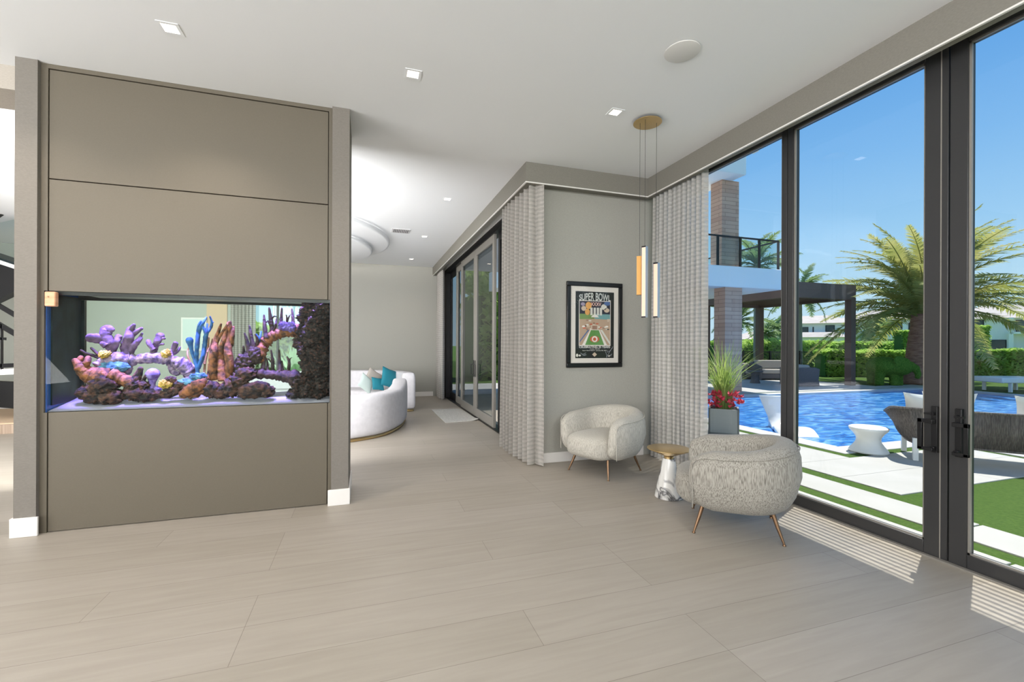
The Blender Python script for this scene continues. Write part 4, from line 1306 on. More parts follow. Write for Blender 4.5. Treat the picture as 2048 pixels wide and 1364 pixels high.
sp = [((735, 500), (722, 400), (716, 300), 20), ((790, 460), (775, 350), (760, 240), 22), ((800, 450), (815, 380), (822, 330), 13), ((858, 440), (862, 350), (868, 240), 19), ((905, 430), (912, 340), (905, 296), 12), ((915, 360), (930, 310), (945, 292), 7), ((965, 420), (962, 330), (953, 246), 18), ((780, 340), (800, 310), (830, 318), 8), ((735, 360), (750, 350), (752, 372), 7)]
c_ = Coral('staghorn_coral', 'darkc', 'dark staghorn spikes rising from the top of the brown arch', 'coral', C2, .24)
for a, b, d, r_ in sp:
    c_.br([(*a, r_), (*b, r_ * .8), (*d, r_ * .35)])
c_.done()
Coral('violet_coral_tuft', 'violet', 'deep violet coral tuft on top of the brown arch', 'coral', C2, .17).blob(890, 395, 46, 36, .4).blob(945, 400, 40, 40, .4).done()
c_ = Coral('staghorn_coral', 'darkc', 'dark staghorn spikes standing under the brown arch', 'coral', C2, .22)
for a, b, d, r_ in (((700, 790), (716, 680), (712, 560), 20), ((745, 790), (745, 730), (742, 670), 13), ((790, 790), (790, 700), (776, 600), 17), ((850, 790), (848, 690), (844, 596), 18), ((880, 790), (868, 720), (870, 690), 13), ((925, 770), (930, 700), (912, 655), 16), ((928, 700), (940, 670), (955, 660), 7), ((790, 720), (760, 680), (755, 670), 6)):
    c_.br([(*a, r_), (*b, r_ * .8), (*d, r_ * .35)])
c_.br([(610, 790, 36), (700, 800, 44), (800, 810, 44), (900, 820, 50), (960, 830, 60)], knob=.4).done()
c_ = Coral('coral_rock', 'rockdark', 'rounded dark rock on the sand in the right half', 'rock', C2, .10, 'rocks on the aquarium floor')
c_.blob(650, 935, 130, 66, .25).blob(560, 970, 60, 40).blob(740, 950, 60, 50).done()
c_ = Coral('rock_wall', 'rockwall', 'tall dark encrusted rock wall at the right end of the tank', 'rock', C2, .22)
rr = random.Random(3)
for yy in range(215, 1000, 62):
    x0_ = 1080 - 40 * math.sin((yy - 200) / 130) + (50 if yy < 430 else 0) - (90 if yy > 800 else 0)
    for k in range(4):
        xx = x0_ + k * (1250 - x0_) / 3
        c_.blob(min(xx, 1225), yy + rr.uniform(-20, 20), rr.uniform(58, 84), rr.uniform(48, 70), .4, dd=rr.uniform(-.06, .06), rd=.14)
c_.done()

# ================================================================== OUTSIDE: GROUND, PAVING, POOL
PZ = -.05
WX0, WX1, WY0, WY1 = 6.9, 19.65, 4.95, 10.82
cp = .36
m_ = MB()
for lo, hi in (((3.95, -12), (60, WY0 - cp)), ((2.3, WY0 - cp), (WX0 - cp, 40)), ((WX1 + cp, WY0 - cp), (60, 40)), ((WX0 - cp, WY1 + cp), (WX1 + cp, 40))):
    m_.box((lo[0], lo[1], -.3), (hi[0], hi[1], -.062))
tag(struct(m_.build('lawn', 'lawn')), kind='structure')
struct(MB().box((-120, 40, -.4), (260, 300, -.075)).box((60, -120, -.4), (260, 40, -.075)).box((3.95, -120, -.4), (60, -12, -.075)).build('ground', 'lawnfar'))
struct(MB().box((WX0 - cp, WY0 - cp, -.25), (WX1 + cp, WY0, PZ)).box((WX0 - cp, WY1, -.25), (WX1 + cp, WY1 + cp, PZ)).box((WX0 - cp, WY0, -.25), (WX0, WY1, PZ)).box((WX1, WY0, -.25), (WX1 + cp, WY1, PZ)).build('trim_10', 'coping', bevel=.01))
struct(MB().box((WX0 - .02, WY0 - .02, -.5), (WX1 + .02, WY1 + .02, -.115)).build('water', 'pool'))
pv = [(3.95, -3, 4.40, .2), (3.95, .22, 4.40, 1.9), (3.95, 1.92, 4.40, 3.6), (3.95, 3.62, 4.40, 5.4), (4.60, -3, 5.08, .6), (4.60, .62, 5.08, 2.4), (4.60, 2.42, 5.08, 4.2), (4.60, 4.22, 5.08, 5.9),
      (5.30, 3.15, 7.0, 3.78), (5.30, 3.785, 7.0, 4.40), (7.005, 3.15, 8.62, 3.78), (7.005, 3.785, 8.62, 4.40), (8.76, 2.6, 10.2, 4.40), (10.21, 2.6, 12, 4.40),
      (5.30, 4.405, 6.36, 5.9), (2.4, 5.9, 4.3, 9.0), (4.305, 5.905, 6.36, 9.0), (2.4, 9.005, 6.36, 13), (2.4, 13.005, 11.5, 17)]
for k in range(6):
    pv.append((6.2 + k * 2.05, 11.32, 6.2 + k * 2.05 + 2.04, 13.1))
    pv.append((6.2 + k * 2.05, 13.105, 6.2 + k * 2.05 + 2.04, 15.6))
pv += [(18.6, 11.32, 20.6, 11.9), (11.6, 15.8, 18.4, 16.3)]
for a, b, c2, d in pv:
    struct(box('paving', (a, b, -.12), (c2, d, PZ), 'paving', bevel=.004))

# ---- pillars, balcony, roof of the other wing
def wing(u0, u1, v, y): return atY(u0, v, y)
pl0, pl1 = 11.07, 11.77
for k, (x0_, lbl) in enumerate(((pl0, 'brown tile clad pillar beyond the planter carrying the balcony'), (6.5, 'brown tile clad pillar nearer the house under the balcony'))):
    z_b = atY(1450, 574, 11.6).z
    tag(box('clad_pillar', (x0_, 11.6, PZ), (x0_ + pl1 - pl0, 12.08, z_b), 'clad'), lbl, 'pillar', 'tile clad pillars')
zs0, zs1 = atY(1450, 574, 11.6).z, atY(1450, 531, 11.5).z
xe = atY(1562, 550, 11.6).x
bal = empty('balcony', (9, 12, zs0), label='white balcony with glass balustrade above the pergola terrace', cat='balcony')
MB().box((4.2, 11.5, zs0), (xe, 15.5, zs1)).build('slab', 'whitematte', bal, bevel=.02)
zr = atY(1450, 472, 11.65).z
m_ = MB()
xs_ = [atY(u, 500, 11.66).x for u in (1436, 1481, 1519, 1557)]
for x in [xs_[0] - 2.0, xs_[0] - 1.0] + xs_:
    MB().box((x - .03, 11.64, zs1), (x + .03, 11.70, zr)).build('post', 'black', bal)
MB().bar((4.3, 11.67, zr), (xe - .05, 11.67, zr), .05, .05).bar((xe - .05, 11.67, zr), (xe - .05, 15.4, zr), .05, .05).build('handrail', 'black', bal)
MB().box((4.3, 11.665, zs1 + .06), (xe - .06, 11.675, zr - .05)).box((xe - .055, 11.67, zs1 + .06), (xe - .045, 15.4, zr - .05)).build('glass_panel', 'railglass', bal)
zc0 = atY(1450, 352, 11.6).z
zr0 = atY(1493, 350, 11.2).z
tag(box('upper_pillar', (pl0, 11.75, zs1), (pl1, 12.25, zr0), 'clad'), 'brown tile clad pillar standing on the balcony', 'pillar', 'tile clad pillars')
ro = empty('roof_overhang', (9, 12, zc0), label='white roof overhang above the balcony pillar', cat='roof')
xr = atY(1493, 340, 11.2).x
MB().box((4.2, 11.2, atY(1493, 350, 11.2).z), (xr, 15.5, atY(1493, 350, 11.2).z + .9)).build('fascia', 'whitematte', ro, bevel=.03)

# ---- pergola
pg = empty('pergola', (17, 12.3, PZ), label='dark brown pergola with flat beams across the pool terrace', cat='pergola')
pp0 = atZ(1700, 770.5, PZ)
zt = atY(1700, 571, pp0.y).z
zb_ = atY(1700, 600, pp0.y).z
PW = .25
X0g, Y1g = atY(1578, 690, pp0.y).x, pp0.y + 4.2
for (x, y) in ((pp0.x, pp0.y), (pp0.x, Y1g), (X0g, Y1g), (X0g, pp0.y)):
    MB().box((x - PW / 2, y - PW / 2, PZ), (x + PW / 2, y + PW / 2, zb_)).build('post', 'pergola', pg)
MB().box((X0g, pp0.y - PW / 2, zb_), (pp0.x + PW / 2, pp0.y + PW / 2, zt)).build('beam', 'pergola', pg)
MB().box((X0g, Y1g - PW / 2, zb_), (pp0.x + PW / 2, Y1g + PW / 2, zt)).build('beam', 'pergola', pg)
for x in (pp0.x, X0g):
    MB().box((x - PW / 2, pp0.y, zb_), (x + PW / 2, Y1g, zt)).build('beam', 'pergola', pg)
for k in range(16):
    x = X0g + .3 + k * (pp0.x - X0g - .5) / 15
    MB().box((x - .03, pp0.y + PW / 2, zb_ + .1), (x + .03, Y1g - PW / 2, zt - .03)).build('roof_slat', 'pergola', pg)

# ================================================================== PLANTS
def frond_mesh(L, droop, nleaf, leafL, wid, seed, m, rise=.5):
    rr = random.Random(seed)
    mb = MB()
    P = []
    for k in range(13):
        t = k / 12
        P.append(Vector((L * (t - .12 * t * t * droop), 0, L * (rise * t - droop * t * t))))
    mb.tube(P, [.035 * wid * (1 - .85 * k / 12) + .004 for k in range(13)], 5)
    for k in range(nleaf):
        t = .14 + .86 * k / nleaf
        i = min(int(t * 12), 11)
        p = P[i].lerp(P[i + 1], t * 12 - i)
        d = (P[i + 1] - P[i]).normalized()
        ll = leafL * (math.sin(math.pi * min(t * .85 + .12, 1)) ** .6) * rr.uniform(.85, 1.1)
        for s_ in (-1, 1):
            side = (Vector((0, s_, 0)) + d * .75 + Vector((0, 0, rr.uniform(-.15, .45)))).normalized()
            q = p + side * ll + Vector((0, 0, -.25 * ll * rr.uniform(.4, 1.4)))
            w = d * (.030 * wid * (.6 + .4 * ll / leafL))
            mid = p.lerp(q, .5) + Vector((0, 0, .04 * ll))
            n = len(mb.v)
            mb.v += [p - w, p + w, mid + w, mid - w, q]
            mb.f += [(n, n + 1, n + 2, n + 3), (n + 3, n + 2, n + 4)]
            mb.mi += [0, 0]
    me = bpy.data.meshes.new('frond')
    me.from_pydata(mb.v, [], mb.f)
    me.materials.append(MT[m])
    return me

def palm(name, base, h, r0, label, nf, L, seed, m='frond', tm='trunk', nleaf=44, leafL=.42, group=None, wid=1.0, lean=(0, 0), spread=(-.55, 1.25)):
    rr = random.Random(seed)
    r = empty(name, base, label=label, cat='palm tree', group=group)
    mb = MB()
    prof, cps = [], []
    n = 26
    P, Rd = [], []
    for k in range(n + 1):
        t = k / n
        P.append(Vector(base) + Vector((lean[0] * t * t, lean[1] * t * t, h * t)))
        f = 1.25 - .35 * min(t * 4, 1) if tm == 'trunk' else 1.1 - .35 * t
        Rd.append(r0 * f * (1 + .05 * (k % 2)) * (1.0 if t < .82 or tm != 'trunk' else 1 + 1.2 * (t - .82)))
    mb.tube(P, Rd, 14)
    mb.build('trunk', tm, r, smooth='all')
    top = Vector((lean[0], lean[1], h))
    meshes = [frond_mesh(L * rr.uniform(.9, 1.08), dr, nleaf, leafL, wid, seed + i, m, ri) for i, (dr, ri) in enumerate(((.42, .55), (.56, .62), (.72, .62), (.60, .42), (.80, .48), (.92, .40)))]
    for k in range(nf):
        t = k / max(nf - 1, 1)
        el = spread[1] - (spread[1] - spread[0]) * t ** .85
        az = k * 2.399963 + rr.uniform(-.2, .2)
        mi = min(int(t * 4 + rr.random() * 2), 5)
        o = bpy.data.objects.new('frond', meshes[mi])
        COL.objects.link(o)
        o.parent = r
        o.location = top + Vector((0, 0, .1 - .35 * t))
        o.rotation_euler = Euler((rr.uniform(-.3, .3), -el * .75, az), 'XYZ')
        s_ = rr.uniform(.88, 1.08)
        o.scale = (s_, s_, s_)
    return r
def gpt(u, d):
    p = atD(u, 690, d)
    return Vector((p.x, p.y, -.06))
b0 = atZ(1829, 768, -.06)
def top_at(u, v, d): return atD(u, v, d).z
dM = b0.dot(fwd)
palm('date_palm', b0, atD(1845, 632, dM).z + .06, .36, 'large date palm with thick brown trunk beyond the pool', 78, 4.3, 11, nleaf=92, leafL=.50, wid=.9, lean=(.35, -.1), spread=(.10, 1.42))
for (u, d, vt, lbl, sd, Lf) in ((1512, 26, 528, 'tall palm behind the balcony and the clad pillar', 21, 2.6), (1600, 30, 590, 'tall palm crowning above the pergola beam', 22, 2.6), (1478, 33, 640, 'palm behind the clad pillar under the pergola roof', 27, 2.6)):
    p = gpt(u, d)
    palm('coconut_palm', p, top_at(u, vt, d) + .06, .14, lbl, 26, Lf, sd, 'frondfar', 'trunkfar', 34, .45, 'slim palms behind the terrace', 1.3, spread=(-.5, 1.2))
for (u, d, vt, lbl, sd) in ((1738, 62, 664, 'small far palm before the white house, left of the pair', 23), (1762, 60, 662, 'small far palm before the white house, right of the pair', 24), (1531, 55, 668, 'small far palm above the hedge left of the window mullion', 25), (1552, 58, 662, 'small far palm close beside the window mullion', 26)):
    p = gpt(u, d)
    palm('far_palm', p, top_at(u, vt, d) + .06, .17, lbl, 22, 2.5, sd, 'frondfar', 'trunkfar', 22, .6, 'far palms by the neighbouring houses', 2.4, spread=(-.5, 1.2))

def hedge(name, p0, p1, dep, h, n, label, seed, leaf=.13, group='clipped hedges', hj=.12, cat='hedge'):
    """leafy hedge from p0 to p1 (ground points)"""
    rr = random.Random(seed)
    p0, p1 = Vector(p0), Vector(p1)
    d = (p1 - p0)
    Lh = d.length
    d.normalize()
    nn = Vector((-d.y, d.x, 0))
    r = empty(name, p0, label=label, cat=cat, group=group)
    co = MB()
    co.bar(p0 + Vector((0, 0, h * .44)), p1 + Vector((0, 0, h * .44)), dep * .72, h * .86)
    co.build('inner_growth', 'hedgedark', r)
    mb = MB()
    for k in range(n):
        a, b, c_ = rr.random() * Lh, rr.uniform(-1, 1), rr.random()
        hh = h * (1 + hj * noise.noise(Vector((a * .9, seed, 0))))
        if rr.random() < .45:
            z = hh * (1 - .16 * rr.random())
            off = b * dep * .5
        else:
            z = hh * c_
            off = (dep * .5) * (1 if rr.random() < .3 else -1) * rr.uniform(.72, 1.05)
        p = p0 + d * a + nn * off + Vector((0, 0, z))
        e = Euler((rr.uniform(-.9, .9), rr.uniform(-.9, .9), rr.uniform(0, 6.28))).to_matrix()
        s_ = leaf * rr.uniform(.6, 1.25)
        n0 = len(mb.v)
        mb.v += [p + e @ Vector((-s_, 0, 0)), p + e @ Vector((0, -s_ * .42, .02)), p + e @ Vector((s_, 0, 0)), p + e @ Vector((0, s_ * .42, .02))]
        mb.f.append((n0, n0 + 1, n0 + 2, n0 + 3))
        mb.mi.append(0)
    me = bpy.data.meshes.new('foliage')
    me.from_pydata([v - p0 for v in mb.v], [], mb.f)
    me.materials.append(MT['hedge'])
    o = bpy.data.objects.new('foliage', me)
    COL.objects.link(o)
    o.parent = r
    return r
hA, hB = atZ(1640, 752, -.06), atZ(1860, 752, -.06)
hC, hD = atZ(1930, 754, -.06), atZ(2110, 760, -.06)
hedge('hedge', hA, hB, 1.0, 1.28, 7000, 'clipped hedge behind the topiary and the date palm', 1)
hedge('hedge', hC, hD, 1.0, 1.35, 6000, 'clipped hedge at right behind the white daybed', 2)
g0, g1 = gpt(1430, 27), gpt(1655, 33)
hedge('hedge', g0, g1, 1.3, 1.75, 6500, 'leafy shrub row behind the dark picket fence', 3, .16, hj=.35)
hedge('hedge', gpt(1440, 46), gpt(1900, 62), 1.5, 2.0, 5000, 'distant low hedge in front of the far houses', 4, .3)
hedge('hedge', (4.5, 19.5, -.06), (11.5, 22, -.06), 2.0, 4.2, 7000, 'tall green hedge outside the sliding doors', 5, .25, hj=.5)
hedge('shrub', gpt(1948, 68), gpt(1966, 68), 2.2, 4.6, 1500, 'round young tree before the white house at far right', 6, .3, None, cat='shrub')
hedge('shrub', gpt(1797, 52), gpt(1812, 52), 1.6, 3.3, 1400, 'dense shrub left of the date palm trunk', 8, .28, None, cat='shrub')

# picket fence
pfn = empty('picket_fence', (22, 20, -.06), label='dark metal picket fence in front of the shrub row', cat='fence')
f0, f1 = gpt(1486, 26), gpt(1648, 26.5)
zf = atD(1600, 704, 26).z
MB().bar((f0.x, f0.y, zf), (f1.x, f1.y, zf), .05, .05).bar((f0.x, f0.y, .12), (f1.x, f1.y, .12), .05, .05).build('rail', 'black', pfn)
m_ = MB()
for k in range(70):
    p = f0.lerp(f1, k / 69)
    m_.box((p.x - .01, p.y - .01, -.06), (p.x + .01, p.y + .01, zf))
m_.build('pickets', 'black', pfn)
for t in (0, .33, .7, 1):
    p = f0.lerp(f1, t)
    MB().box((p.x - .05, p.y - .05, -.06), (p.x + .05, p.y + .05, zf + .06)).build('post', 'black', pfn)

# elephant topiary
te = atZ(1785, 771, -.06)
mp_ = .0202
tp = MB()
T_ = lambda x, y, z: te + right0 * x + fwd * y + Vector((0, 0, z))
rotm = Matrix.Rotation(-YAW, 3, 'Z')
tp.ell(T_(-.12, .30, .72), (.52, .62, .40), 24, 16, 1, rotm)
tp.ell(T_(.16, -.16, .74), (.42, .34, .34), 24, 16, 1, rotm)
for x, y in ((-.38, .55), (-.42, .12), (.02, -.05), (.26, .05)):
    tp.tube([T_(x, y, 0), T_(x, y, .2), T_(x * .9, y, .55)], [.16, .15, .19], 12)
tp.ell(T_(.12, -.36, .84), (.34, .07, .27), 20, 12, 1, rotm @ Matrix.Rotation(R(22), 3, 'Y'))
tp.ell(T_(-.05, -.34, .98), (.20, .07, .2), 20, 12, 1, rotm)
tp.tube([T_(.40, -.28, .78), T_(.58, -.36, .68), T_(.64, -.4, .46), T_(.60, -.4, .30)], [.19, .14, .10, .08], 12)
o = tp.build('elephant_topiary', 'topiary')
rm = o.modifiers.new('merge', 'REMESH')
rm.mode, rm.voxel_size, rm.use_smooth_shade = 'VOXEL', .035, True
tag(o, 'green clipped elephant topiary on the terrace edge by the date palm', 'topiary')

# planter with grasses and red blooms
plc = atZ(1447, 866, PZ)
pl_ = empty('planter', (plc.x, plc.y, PZ), label='tall grey square planter with grasses and red blooms by the pool', cat='planter')
hw, ph = .24, atD(1450, 815, plc.dot(fwd)).z - PZ
ang = R(-18)
rz = Matrix.Rotation(-math.atan2(ray(1447, 690).x, ray(1447, 690).y), 3, 'Z')
cp0 = Vector((plc.x, plc.y, PZ))
def rbox(mb, lo, hi):
    n0 = len(mb.v)
    mb.box(lo, hi)
    for i in range(n0, len(mb.v)):
        mb.v[i] = cp0 + rz @ mb.v[i]
b_ = MB()
for lo, hi in (((-hw, -hw, 0), (hw, -hw + .03, ph)), ((-hw, hw - .03, 0), (hw, hw, ph)), ((-hw, -hw, 0), (-hw + .03, hw, ph)), ((hw - .03, -hw, 0), (hw, hw, ph)), ((-hw, -hw, 0), (hw, hw, .04))):
    rbox(b_, lo, hi)
b_.build('pot', 'planter', pl_)
b_ = MB()
rbox(b_, (-hw + .03, -hw + .03, .04), (hw - .03, hw - .03, ph - .03))
b_.build('soil', 'soil', pl_)
rr = random.Random(5)
b_ = MB()
for k in range(210):
    a = rr.uniform(0, 6.283)
    L = rr.uniform(.7, 1.4)
    out = rr.uniform(.1, .75) * L
    p0 = cp0 + Vector((rr.uniform(-.1, .1), rr.uniform(-.1, .1), ph - .03))
    dd = Vector((math.cos(a), math.sin(a), 0))
    side = Vector((-dd.y, dd.x, 0)) * .009
    pts = [p0 + dd * out * t * t + Vector((0, 0, L * (t - .22 * t * t * (out / L) * 2))) for t in (0, .3, .6, .85, 1)]
    n0 = len(b_.v)
    for i, p in enumerate(pts):
        w = side * (1 - .85 * i / 4)
        b_.v += [p - w, p + w]
    for i in range(4):
        b_.f.append((n0 + 2 * i, n0 + 2 * i + 1, n0 + 2 * i + 3, n0 + 2 * i + 2))
        b_.mi.append(0)
b_.build('grasses', 'blade', pl_)
b_ = MB()
for k in range(90):
    a, q = rr.uniform(0, 6.283), rr.uniform(.10, .34)
    c0 = cp0 + Vector((math.cos(a) * q, math.sin(a) * q, ph + rr.uniform(-.02, .26)))
    for j in range(7):
        t = rr.uniform(0, 6.283)
        e = rr.uniform(.1, 1.2)
        tip = c0 + Vector((math.cos(t) * math.cos(e), math.sin(t) * math.cos(e), math.sin(e))) * rr.uniform(.05, .1)
        s_ = Vector((-math.sin(t), math.cos(t), 0)) * .02
        n0 = len(b_.v)
        m1 = c0.lerp(tip, .5)
        b_.v += [c0, m1 - s_, tip, m1 + s_]
        b_.f.append((n0, n0 + 1, n0 + 2, n0 + 3))
        b_.mi.append(0)
b_.build('red_blooms', 'bloom', pl_)

# agave outside the far window
ag = empty('agave', (-1.9, 14.2, 0), label='pale green agave outside the far window, seen through the tank', cat='plant')
b_ = MB()
for k in range(34):
    a = k * 2.4
    el = 1.35 - k * .034
    L = rr.uniform(1.0, 1.35)
    d = Vector((math.cos(a) * math.cos(el), math.sin(a) * math.cos(el), math.sin(el)))
    side = d.cross(up0).normalized()
    p0 = Vector((-1.9, 14.2, .25))
    n0 = len(b_.v)
    nrm = side.cross(d)
    for t, w in ((0, .06), (.35, .11), (.7, .075), (1, .004)):
        p = p0 + d * L * t
        b_.v += [p - side * w + nrm * .03, p, p + side * w + nrm * .03]
    for i in range(3):
        b_.f += [(n0 + 3 * i, n0 + 3 * i + 1, n0 + 3 * i + 4, n0 + 3 * i + 3), (n0 + 3 * i + 1, n0 + 3 * i + 2, n0 + 3 * i + 5, n0 + 3 * i + 4)]
        b_.mi += [0, 0]
b_.build('leaves', mat('agave_leaf', (150, 186, 140), .6), ag)
MB().lathe([(.20, 0), (.26, .28), (.24, .30)], (-1.9, 14.2, -.02), 24).build('pot', 'planter', ag)
struct(MB().box((-9, 13.05, -.1), (2.3, 20, -.03)).build('patio', 'paving'))
hedge('hedge', (-6.5, 17.5, -.03), (1.5, 17.5, -.03), 1.2, 2.1, 4000, 'bright hedge outside the far window behind the tank', 9, .2)

# ================================================================== OUTDOOR FURNITURE
# rope loveseat, seen from behind
bl = Vector((7.08, 4.04, 0)); fl2 = Vector((7.60, 4.50, 0))
ydir = (fl2 - bl).normalized()                    # facing
xdir = Vector((ydir.y, -ydir.x, 0))               # along the width, to the right in view
lvs = empty('rope_loveseat', (bl.x, bl.y, PZ), label='charcoal rope loveseat with white legs on the pool terrace', cat='loveseat')
def LP(x, y, z): return Vector((bl.x, bl.y, PZ)) + xdir * x + ydir * y + Vector((0, 0, z))
LW, LD = 1.55, .62
for x, y in ((.0, 0), (0, LD), (LW, 0), (LW, LD)):
    MB().bar(LP(x, y, 0), LP(x, y, .30), .055, .055, up=ydir).build('leg', 'white', lvs)
m_ = MB()
m_.bar(LP(0, 0, .27), LP(LW, 0, .27), .05, .05).bar(LP(0, LD, .27), LP(LW, LD, .27), .05, .05).bar(LP(0, 0, .27), LP(0, LD, .27), .05, .05).bar(LP(LW, 0, .27), LP(LW, LD, .27), .05, .05)
m_.build('seat_frame', 'white', lvs)
# rope shell: U around back and arms; ends taper
outer = [(-.20, LD + .14, .56), (-.20, LD * .6, .66), (-.16, .02, .70), (.12, -.10, .705), (LW / 2, -.12, .70), (LW - .12, -.10, .705), (LW + .16, .02, .70), (LW + .27, LD * .6, .66), (LW + .30, LD + .18, .56)]
inner = [(-.10, LD + .05, .40), (-.09, LD * .6, .30), (-.03, .08, .235), (.14, -.01, .225), (LW / 2, -.03, .225), (LW - .14, -.01, .225), (LW + .03, .08, .235), (LW + .09, LD * .6, .30), (LW + .10, LD + .05, .40)]
to, ti = spline(outer, 24), spline(inner, 24)
rim = MB().tube([LP(*p) for p in to], .016, 8).tube([LP(*p) for p in ti], .014, 8)
rim.build('shell_rim', 'rope', lvs, smooth='all')
m_ = MB()
N = len(to)
for i in range(0, N * 2 - 1):
    a = i / 2
    k = int(a)
    if k >= N - 1:
        break
    f = a - k
    p, q = LP(*to[k].lerp(to[k + 1], f)), LP(*ti[k].lerp(ti[k + 1], f))
    m_.tube([p, p.lerp(q, .5) - ydir * .015, q], .0075, 5)
m_.build('rope_weave', 'rope', lvs, smooth='all')
MB().box((0, 0, 0), (0, 0, 0))
def cushion_pts(c_, sx, sy, sz, ax_, ay_, az_, e=.45):
    mb = MB().ell((0, 0, 0), (sx, sy, sz), 28, 16, e)
    mb.v = [c_ + ax_ * v.x + ay_ * v.y + az_ * v.z for v in mb.v]
    return mb
cushion_pts(LP(LW / 2, LD / 2 + .05, .36), LW / 2 + .02, LD / 2 + .06, .085, xdir, ydir, up0).build('seat_cushion', 'cushwhite', lvs, smooth='all')
def big_pillow(c_, w, h, tilt, label, roll=0):
    zt_ = (up0 * math.cos(tilt) - ydir * math.sin(tilt)).normalized()
    yt = xdir.cross(zt_)
    xr = xdir * math.cos(roll) + zt_ * math.sin(roll)
    zr_ = zt_ * math.cos(roll) - xdir * math.sin(roll)
    mb = MB()
    n = 14
    vs = []
    for s_ in (1, -1):
        for j in range(n + 1):
            for i in range(n + 1):
                a, b = i / n * 2 - 1, j / n * 2 - 1
                t = s_ * .10 * ((1 - a * a) * (1 - b * b)) ** .45
                k1, k2 = 1 - .13 * (1 - b * b), 1 - .13 * (1 - a * a)
                vs.append(c_ + xr * (a * w * k1) + zr_ * (b * h * k2) + yt * t)
    fs = []
    for s_ in (0, 1):
        o0 = s_ * (n + 1) ** 2
        fs += [(o0 + j * (n + 1) + i, o0 + j * (n + 1) + i + 1, o0 + (j + 1) * (n + 1) + i + 1, o0 + (j + 1) * (n + 1) + i) for j in range(n) for i in range(n)]
    mb.add(vs, fs)
    return tag(mb.build('outdoor_cushion', 'cushwhite', smooth='all'), label, 'cushion', 'white cushions on the rope loveseat')
big_pillow(LP(.20, .22, .66), .30, .25, .25, 'white cushion at the left end of the rope loveseat')
big_pillow(LP(.40, .30, .66), .28, .26, .15, 'white cushion behind the left loveseat cushion, mostly hidden by the door stile')
big_pillow(LP(1.30, .16, .66), .34, .28, .3, 'white cushion at the right end of the rope loveseat')

# white spool stool
sc0 = (atZ(1708, 905, PZ) + atZ(1778, 908, PZ)) / 2
tag(MB().lathe([(.235, 0), (.245, .012), (.235, .035), (.195, .085), (.158, .14), (.148, .18), (.155, .22), (.19, .275), (.225, .31), (.24, .335), (.24, .355), (.225, .365), (.15, .35), (.0, .345)], (sc0.x + .06, sc0.y + .08, PZ), 56, 0, .98, .98).build('spool_stool', 'white', smooth='all'),
    'white round spool-shaped stool on the pool terrace', 'stool')

# in-pool chaise
ch = empty('pool_chaise', (8.0, 6.6, -.12), label='white curved in-pool lounger at the shallow pool edge', cat='lounger')
cd = Vector((-.50, -.866, 0))                 # towards the foot end
cw = Vector((-cd.y, cd.x, 0))
ft = atZ(1601, 877, -.14)
cc = Vector((ft.x, ft.y, 0)) - cd * .82
prof = [(-.30, .56), (-.25, .40), (-.17, .22), (-.06, .08), (.10, .02), (.35, .07), (.55, .06), (.72, .0), (.82, -.06)]
sp2 = spline([(a, 0, b) for a, b in prof], 8)
mb = MB()
vs = []
wd = .34
for i, p in enumerate(sp2):
    t = i / (len(sp2) - 1)
    nrm = .035
    for (s_, z) in ((-wd, 0), (0, 0), (wd, 0), (wd, -nrm * 2), (0, -nrm * 2), (-wd, -nrm * 2)):
        q = Vector((cc.x, cc.y, -.08)) + cd * (p.x + (.05 if z < 0 and t < .4 else 0) * -1) + cw * s_ * (.92 - .34 * math.sin(math.pi * min(max(t / .75, 0), 1)) ** 1.5) + Vector((0, 0, max(p.z, -.10) + (z if t > .3 else 0)))
        vs.append(q)
fs = [(i * 6 + k, i * 6 + (k + 1) % 6, (i + 1) * 6 + (k + 1) % 6, (i + 1) * 6 + k) for i in range(len(sp2) - 1) for k in range(6)]
fs += [tuple(range(6)), tuple((len(sp2) - 1) * 6 + k for k in range(6))]
mb.add(vs, fs)
mb.build('shell', 'white', ch, smooth='all')
# base skirt below the shell
b_ = MB()
vs = []
n = 0
for i, p in enumerate(sp2):
    for s_ in (-wd * .8, wd * .8):
        q = Vector((cc.x, cc.y, 0)) + cd * p.x * .92 + cw * s_ * .6
        vs += [(q.x, q.y, -.20), (q.x, q.y, max(-.08 + p.z - .06, -.19))]
fs = []
K4 = 4
for i in range(len(sp2) - 1):
    for a, b in ((0, 1), (1, 3), (3, 2), (2, 0)):
        fs.append((i * 4 + a, i * 4 + b, (i + 1) * 4 + b, (i + 1) * 4 + a))
fs += [(0, 1, 3, 2), tuple(len(sp2) * 4 - 4 + k for k in (0, 1, 3, 2))]
b_.add(vs, fs).build('base', 'white', ch)

# daybed at far right of the pool
db0 = atZ(1985, 782, -.06)
db = empty('daybed', db0, label='white flat daybed on the lawn beyond the pool at right', cat='daybed')
dv = Vector((.30, -.95, 0)).normalized()
dn = Vector((dv.y, -dv.x, 0)) * -1
mpd = db0.dot(fwd) / F_PX
p0 = db0 - right0 * (12 * mpd)
pe = p0 + right0 * (95 * mpd)
hz1, hz0 = 24 * mpd, 15 * mpd
MB().bar((p0.x, p0.y, hz1 * .82), (pe.x, pe.y, hz1 * .82), 1.0, hz1 * .44, up=(0, 0, 1)).build('mattress', 'cushwhite', db, bevel=.03)
for t in (.22, .9):
    for s_ in (-.42, .42):
        q = p0.lerp(pe, t) + fwd * s_
        MB().box((q.x - .04, q.y - .04, -.06), (q.x + .04, q.y + .04, hz1 * .70)).build('leg', 'white', db)

